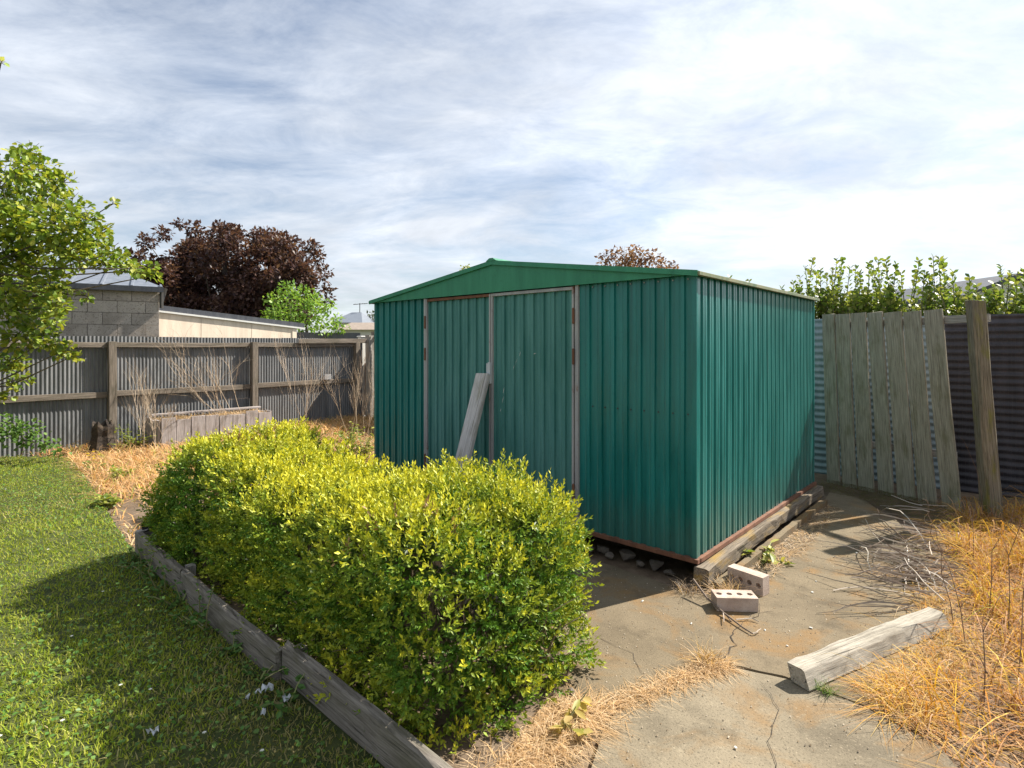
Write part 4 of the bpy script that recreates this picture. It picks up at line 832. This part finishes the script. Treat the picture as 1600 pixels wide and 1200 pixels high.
cl = []
for i in range(125):
    th = random.uniform(0, 6.283); rr = math.sqrt(random.random()); cl.append((360 + rr * 138 * math.cos(th), 455 + rr * (90 if math.sin(th) < 0 else 75) * math.sin(th), random.uniform(16, 30)))
cl += [(305, 358, 14), (345, 357, 12), (370, 362, 12), (400, 368, 12), (230, 378, 14), (255, 365, 12), (215, 400, 12), (488, 385, 12), (495, 400, 13), (505, 425, 14), (512, 450, 10), (515, 470, 9), (480, 440, 16), (440, 380, 15), (280, 350, 9)]
cluster_tree('copper_tree', Vector(PX(350, 500, 18)).xy.to_3d(), cl, 18, 2.0, .15, 42, PUR, 'large dark copper-leaved tree behind the cream outbuilding', trunk_r=.25, fork=.3, round_=False, aspect=.6, branch_every=3, gap=.75)
cluster_tree('green_tree', Vector(PX(480, 500, 15)).xy.to_3d(), [(430, 470, 18), (450, 452, 16), (470, 465, 24), (440, 490, 22), (485, 490, 26), (510, 480, 16), (460, 510, 24), (505, 510, 22), (525, 500, 12), (535, 512, 10), (418, 492, 10), (490, 468, 14)], 15, .6, .11, 22, [(0.12, .24, .03), (.18, .31, .04), (.24, .36, .06)], 'fresh green bushy tree in front of the copper tree', trunk_r=.1, fork=.3, round_=False)
cluster_tree('copper_tree', Vector(PX(990, 500, 20)).xy.to_3d(), [(945, 402, 12), (958, 396, 11), (975, 400, 16), (990, 392, 11), (1000, 400, 15), (1020, 402, 14), (1035, 410, 10), (1050, 413, 8), (985, 420, 30), (1010, 425, 28), (955, 425, 26), (1040, 430, 20), (975, 460, 40), (1015, 465, 40)], 20, .8, .15, 22, [(0.13, .065, .045), (.19, .10, .065), (.24, .14, .09)], 'reddish brown tree top showing above the shed roof', trunk_r=.15, fork=.4, round_=False)
cluster_tree('garden_tree', Vector(PX(730, 500, 16)).xy.to_3d(), [(724, 420, 6), (731, 417, 5), (728, 428, 8), (728, 445, 14), (725, 470, 22)], 16, .1, .09, 22, [(0.26, .30, .05), (.33, .36, .07)], 'small light green tree tip poking above the shed gable', trunk_r=.06, fork=.5, round_=False)
cluster_tree('far_tree', Vector(PX(572, 520, 45)).xy.to_3d(), [(575, 494, 7), (568, 498, 6), (582, 492, 6), (588, 495, 7), (600, 490, 12), (640, 490, 14)], 45, .5, .3, 20, [(0.05, .07, .03), (.08, .10, .04)], 'small dark distant tree beyond the house roofs', trunk_r=.15, fork=.4, round_=False)
# glossy shrubs standing over the back fence
SHOOT = {0: [(1140, 432), (1170, 438), (1205, 452), (1222, 448), (1240, 440), (1190, 462)], 1: [(1258, 415), (1270, 404), (1282, 420), (1250, 432), (1292, 430), (1275, 425)], 2: [(1308, 402), (1317, 404), (1300, 420), (1328, 416), (1337, 418), (1312, 430), (1345, 425)],
         3: [(1358, 408), (1372, 405), (1384, 404), (1365, 418), (1378, 422), (1400, 412), (1407, 425), (1390, 440)], 4: [(1432, 420), (1437, 406), (1445, 425), (1458, 400), (1467, 404), (1474, 405), (1488, 423), (1480, 430), (1452, 430)],
         5: [(1515, 432), (1525, 445), (1500, 450), (1540, 452), (1510, 460)], 6: [(1563, 415), (1578, 425), (1590, 424), (1600, 420), (1553, 442), (1615, 415), (1640, 430)]}
words = ['low glossy shrub peeping over the eave of the green shed', 'glossy round-leaved shrub with one tall spire just beyond the shed eave', 'glossy shrub with twin pointed shoots behind the first palings', 'wide glossy shrub with three tall shoots behind the middle palings', 'tallest glossy shrub behind the last palings', 'short glossy shrub behind the leaning mossy post', 'glossy yellow-green shrub in front of the white gabled house']
for si, tips in SHOOT.items():
    Yb = on_b(sum(t_[0] for t_ in tips) / len(tips), 4.95); b = PX(sum(t_[0] for t_ in tips) / len(tips), 540, Yb).xy.to_3d(); b.z = -.08
    root = thing('glossy_shrub', b, words[si], 'shrub', 'shrubs over the back fence'); pth = []; Ps = []; Ds = []; Cs = []
    full = [(t_, 1.0) for t_ in tips] + [((random.uniform(min(q[0] for q in tips) - 8, max(q[0] for q in tips) + 8), random.uniform(450, 494)), .6) for _ in range(54)]
    for ((tx, ty), k_) in full:
        Yt = on_b(tx, 4.95 + random.uniform(-.28, .28)); tip = PX(tx, ty, Yt); lo = Vector((tip.x + random.gauss(0, .05), tip.y + random.gauss(0, .05), max(.6, tip.z - random.uniform(.75, 1.0))))
        root_p = Vector((b.x + random.gauss(0, .1), b.y + random.gauss(0, .1), -.08)); pa = [root_p, root_p.lerp(lo, .5), lo, lo.lerp(tip, .5) + Vector((random.gauss(0, .02), random.gauss(0, .02), 0)), tip]; pth.append((pa, .014, .003))
        m = 46
        for j in range(m):
            q = (j + .5) / m; p = lo.lerp(tip, q); an = j * 2.4 + random.random(); rr = Vector((math.cos(an), math.sin(an), .5)); sp = .05 * (1 - q) + .006
            Ps.append(p + rr * sp * random.random()); Ds.append(rr + Vector((0, 0, .5 * q)))
    twigs('stems', pth, 'dry_twig', [(0.12, .11, .06), (.18, .17, .08)], root, n=4)
    P = np.array(Ps); D = np.array(Ds) + rng.normal(0, .25, (len(Ps), 3)); n = len(P)
    V, Fc, Cv = leaves(P, D, np.tile([[0, 0, 1.]], (n, 1)) + rng.normal(0, .5, (n, 3)), rng.uniform(.045, .075, n), rng.uniform(.036, .054, n), pick([(0.09, .16, .025), (.15, .22, .035), (.21, .27, .05), (.30, .32, .08)], n), True, .12)
    tag(npmesh('leaves', V, Fc, 'gloss_leaf', Cv, root), kind='stuff')

# ================================================================== NEIGHBOURS
WD = Vector((.84, .54, 0)).normalized(); W1 = PX(249, 540, 9.75).xy.to_3d(); W0 = W1 - WD * 5.2; MW = frame(W0, WD); WL = 5.2; WT = 2.45
gar = thing('block_garage', MW, 'grey concrete block garage with light metal roof beyond the iron fence', 'building')
MB().box(.01, WL - .01, .02, 4.6, -.1, WT - .01).build('mortar_wall', 'mortar', gar, MW)
bme = None; rows = 7
for r_ in range(rows):
    z0 = WT - .2 * (r_ + 1); x = WL; k = 0; first = .2 if r_ % 2 else .4
    while x > .05:
        L = first if k == 0 else .4; L = min(L, x)
        o = MB().box(x - L + .003, x - .003, random.uniform(0, .005), .1, z0 + .003, z0 + .197).build('block', 'block_grey', gar, MW, bevel=.003); x -= L; k += 1
rfl = MB(); pr = []
x = -.2
while x < WL + .1: pr += [(x, 0), (x + .36, 0), (x + .37, .035), (x + .40, .035), (x + .41, 0)]; x += .42
pr = [p for p in pr if p[0] < WL + .12]
xr = WL - .9
def roof_top(x): return (min(x - .1, xr), 2.66 if x < xr else 2.66 * (WL + .12 - x) / (WL + .12 - xr), 1)
ta = [(p[0], -.06, WT + .035 + p[1]) for p in pr]; tb = []
for p in pr:
    k = 1.0 if p[0] < xr else max(.0, (WL + .12 - p[0]) / (WL + .12 - xr)); tb.append((p[0], -.06 + 2.72 * k, WT + .035 + .665 * k + p[1]))
rfl.strip(ta, tb).build('roof_sheet', 'zinc_roof', gar, MW)
mb = MB(); mb.v = [(xr, 2.66, WT + .70), (WL + .12, -.06, WT + .035), (WL + .12, 5.3, WT + .035), (-.2, 2.66, WT + .70), (-.2, 5.3, WT + .035)]; mb.f = [(0, 1, 2), (3, 0, 2, 4)]; mb.build('roof_sheet', 'zinc_roof', gar, MW)
MB().box(-.2, WL + .06, -.09, -.062, WT - .03, WT + .06).build('fascia', 'dark_roof', gar, MW)
MB().tube([(WL + .03, -.03, WT - .02), (WL + .03, -.03, WT - .3)], .03, 8).build('downpipe', 'dark_metal', gar, MW)
R0 = PX(225, 540, 10.9).xy.to_3d(); R1 = PX(463, 540, 13.2).xy.to_3d(); RD = (R1 - R0).normalized(); RL = (R1 - R0).length; MR = frame(R0, RD)
zl = H + 55 / F * 10.9; zr = H + 27 / F * 13.2
out_ = thing('cream_outbuilding', MR, 'cream panelled outbuilding with a dark sloping skillion roof', 'building')
MB().hull8([(0, .04, -.1), (RL, .04, -.1), (RL, 3, -.1), (0, 3, -.1)], [(0, .04, zl), (RL, .04, zr), (RL, 3, zr), (0, 3, zl)]).build('wall', 'cream_wall', out_, MR)
npan = 3
for i in range(npan):
    x0, x1 = RL * i / npan + .005, RL * (i + 1) / npan - .005; z0_ = zl + (zr - zl) * x0 / RL; z1_ = zl + (zr - zl) * x1 / RL
    MB().hull8([(x0, .02, -.1), (x1, .02, -.1), (x1, .039, -.1), (x0, .039, -.1)], [(x0, .02, z0_), (x1, .02, z1_), (x1, .039, z1_), (x0, .039, z0_)]).build('wall_panel', 'cream_wall', out_, MR)
MB().box(RL - .09, RL + .012, .005, .019, -.1, zr - .01).build('corner_board', 'cream_wall', out_, MR)
def rl(x): return zl + (zr - zl) * x / RL
MB().hull8([(-.1, .0, rl(-.1) + .025), (RL + .2, .0, rl(RL + .2) + .025), (RL + .2, 3.2, rl(RL + .2) + .025), (-.1, 3.2, rl(-.1) + .025)], [(-.1, .0, rl(-.1) + .14), (RL + .2, .0, rl(RL + .2) + .14), (RL + .2, 3.2, rl(RL + .2) + .14), (-.1, 3.2, rl(-.1) + .14)]).build('roof', 'dark_roof', out_, MR)
MB().hull8([(-.1, -.024, rl(-.1)), (RL + .2, -.024, rl(RL + .2)), (RL + .2, -.002, rl(RL + .2)), (-.1, -.002, rl(-.1))], [(-.1, -.024, rl(-.1) + .035), (RL + .2, -.024, rl(RL + .2) + .035), (RL + .2, -.002, rl(RL + .2) + .035), (-.1, -.002, rl(-.1) + .035)]).build('fascia', 'white_paint', out_, MR)
p0, p1 = PX(465, 524, 14.5), PX(563, 525, 15.2)
ct = thing('carport', (p0 + p1) / 2 * Vector((1, 1, 0)).length * 0 + ((p0 + p1) / 2).xy.to_3d(), 'low dark flat-roofed lean-to between the outbuilding and the fence corner', 'building')
MC = frame(p0.xy.to_3d(), p1 - p0); cl_ = (p1 - p0).xy.length
MB().box(-.2, cl_, 0, 2.0, p0.z - .08, p0.z + .08).build('roof', 'dark_roof', ct, MC)
for x in (.1, cl_ - .1): MB().box(x - .05, x + .05, .1, .2, -.1, p0.z - .081).build('post', 'white_paint', ct, MC)
def house(name, px0, px1, y_eave, y_ridge, Y, wall, roof, label, hip=True):
    e0, e1 = PX(px0, y_eave, Y), PX(px1, y_eave, Y); Wd = e1.x - e0.x; zr_ = H - (y_ridge - HY) / F * (Y + 3); M = Matrix.Translation((e0.x, Y, 0)); ze = e0.z
    r = thing(name, M, label, 'house'); MB().box(.3, Wd - .3, .3, 5.7, -.1, ze - .002).build('wall', wall, r, M)
    k = Wd * .35 if hip else 0
    mb = MB(); mb.v = [(0, 0, ze), (Wd, 0, ze), (Wd, 6, ze), (0, 6, ze), (k, 3, zr_), (Wd - k, 3, zr_)]; mb.f = [(0, 1, 5, 4), (1, 2, 5), (2, 3, 4, 5), (3, 0, 4), (3, 2, 1, 0)]; mb.build('roof', roof, r, M)
    for x in (Wd * .25, Wd * .65): wn = MB().box(x, x + 1.2, .27, .299, .9, 2.0).build('window', 'white_paint', r, M); MB().box(x + .08, x + 1.12, .262, .269, .98, 1.92).build('pane', 'dark_roof', wn, M)
    return r, M, Wd, zr_
hr, hM, hW, hz = house('distant_house', 512, 566, 504, 488, 40, 'white_paint', 'zinc_roof', 'distant house with pale grey hipped metal roof and aerial')
MB().tube([(hW * .6, 3, hz - .1), (hW * .6, 3, hz + .7)], .03, 5).tube([(hW * .6 - .5, 3, hz + .6), (hW * .6 + .6, 3, hz + .68)], .025, 5).tube([(hW * .6 - .3, 2.7, hz + .62), (hW * .6 - .3, 3.3, hz + .62)], .02, 5).tube([(hW * .6 + .3, 2.7, hz + .66), (hW * .6 + .3, 3.3, hz + .66)], .02, 5).build('aerial', 'dark_metal', hr, hM)
house('distant_house', 522, 640, 515, 504, 28, 'white_paint', 'tile_roof', 'distant house with low brown roof beyond the fence corner', False)
# white gabled house on the right
gY = 16; gl = PX(1500, 462, gY); gr_ = PX(1660, 462, gY); apex = PX(1585, 428, gY); M = Matrix.Translation((gl.x, gY, 0)); r = thing('gabled_house', M, 'white house gable with dark roof behind the glossy shrubs', 'house')
wd_ = gr_.x - gl.x; za = apex.z; ze = gl.z
mb = MB(); mb.v = [(.2, 0, -.1), (wd_ - .2, 0, -.1), (wd_ - .2, 0, ze), (wd_ / 2, 0, za - .12), (.2, 0, ze), (.2, 6, -.1), (wd_ - .2, 6, -.1), (wd_ - .2, 6, ze), (wd_ / 2, 6, za - .12), (.2, 6, ze)]
mb.f = [(0, 1, 2, 3, 4), (9, 8, 7, 6, 5), (1, 6, 7, 2), (5, 0, 4, 9)]; mb.build('wall', 'white_paint', r, M)
for s in (0, 1):
    x0 = -.1 if s == 0 else wd_ + .1; zz = ze - .12
    MB().hull8([(x0, -.3, zz), (wd_ / 2, -.3, za - .11), (wd_ / 2, 6.2, za - .11), (x0, 6.2, zz)], [(x0, -.3, zz + .12), (wd_ / 2, -.3, za), (wd_ / 2, 6.2, za), (x0, 6.2, zz + .12)]).build('roof', 'dark_roof', r, M)
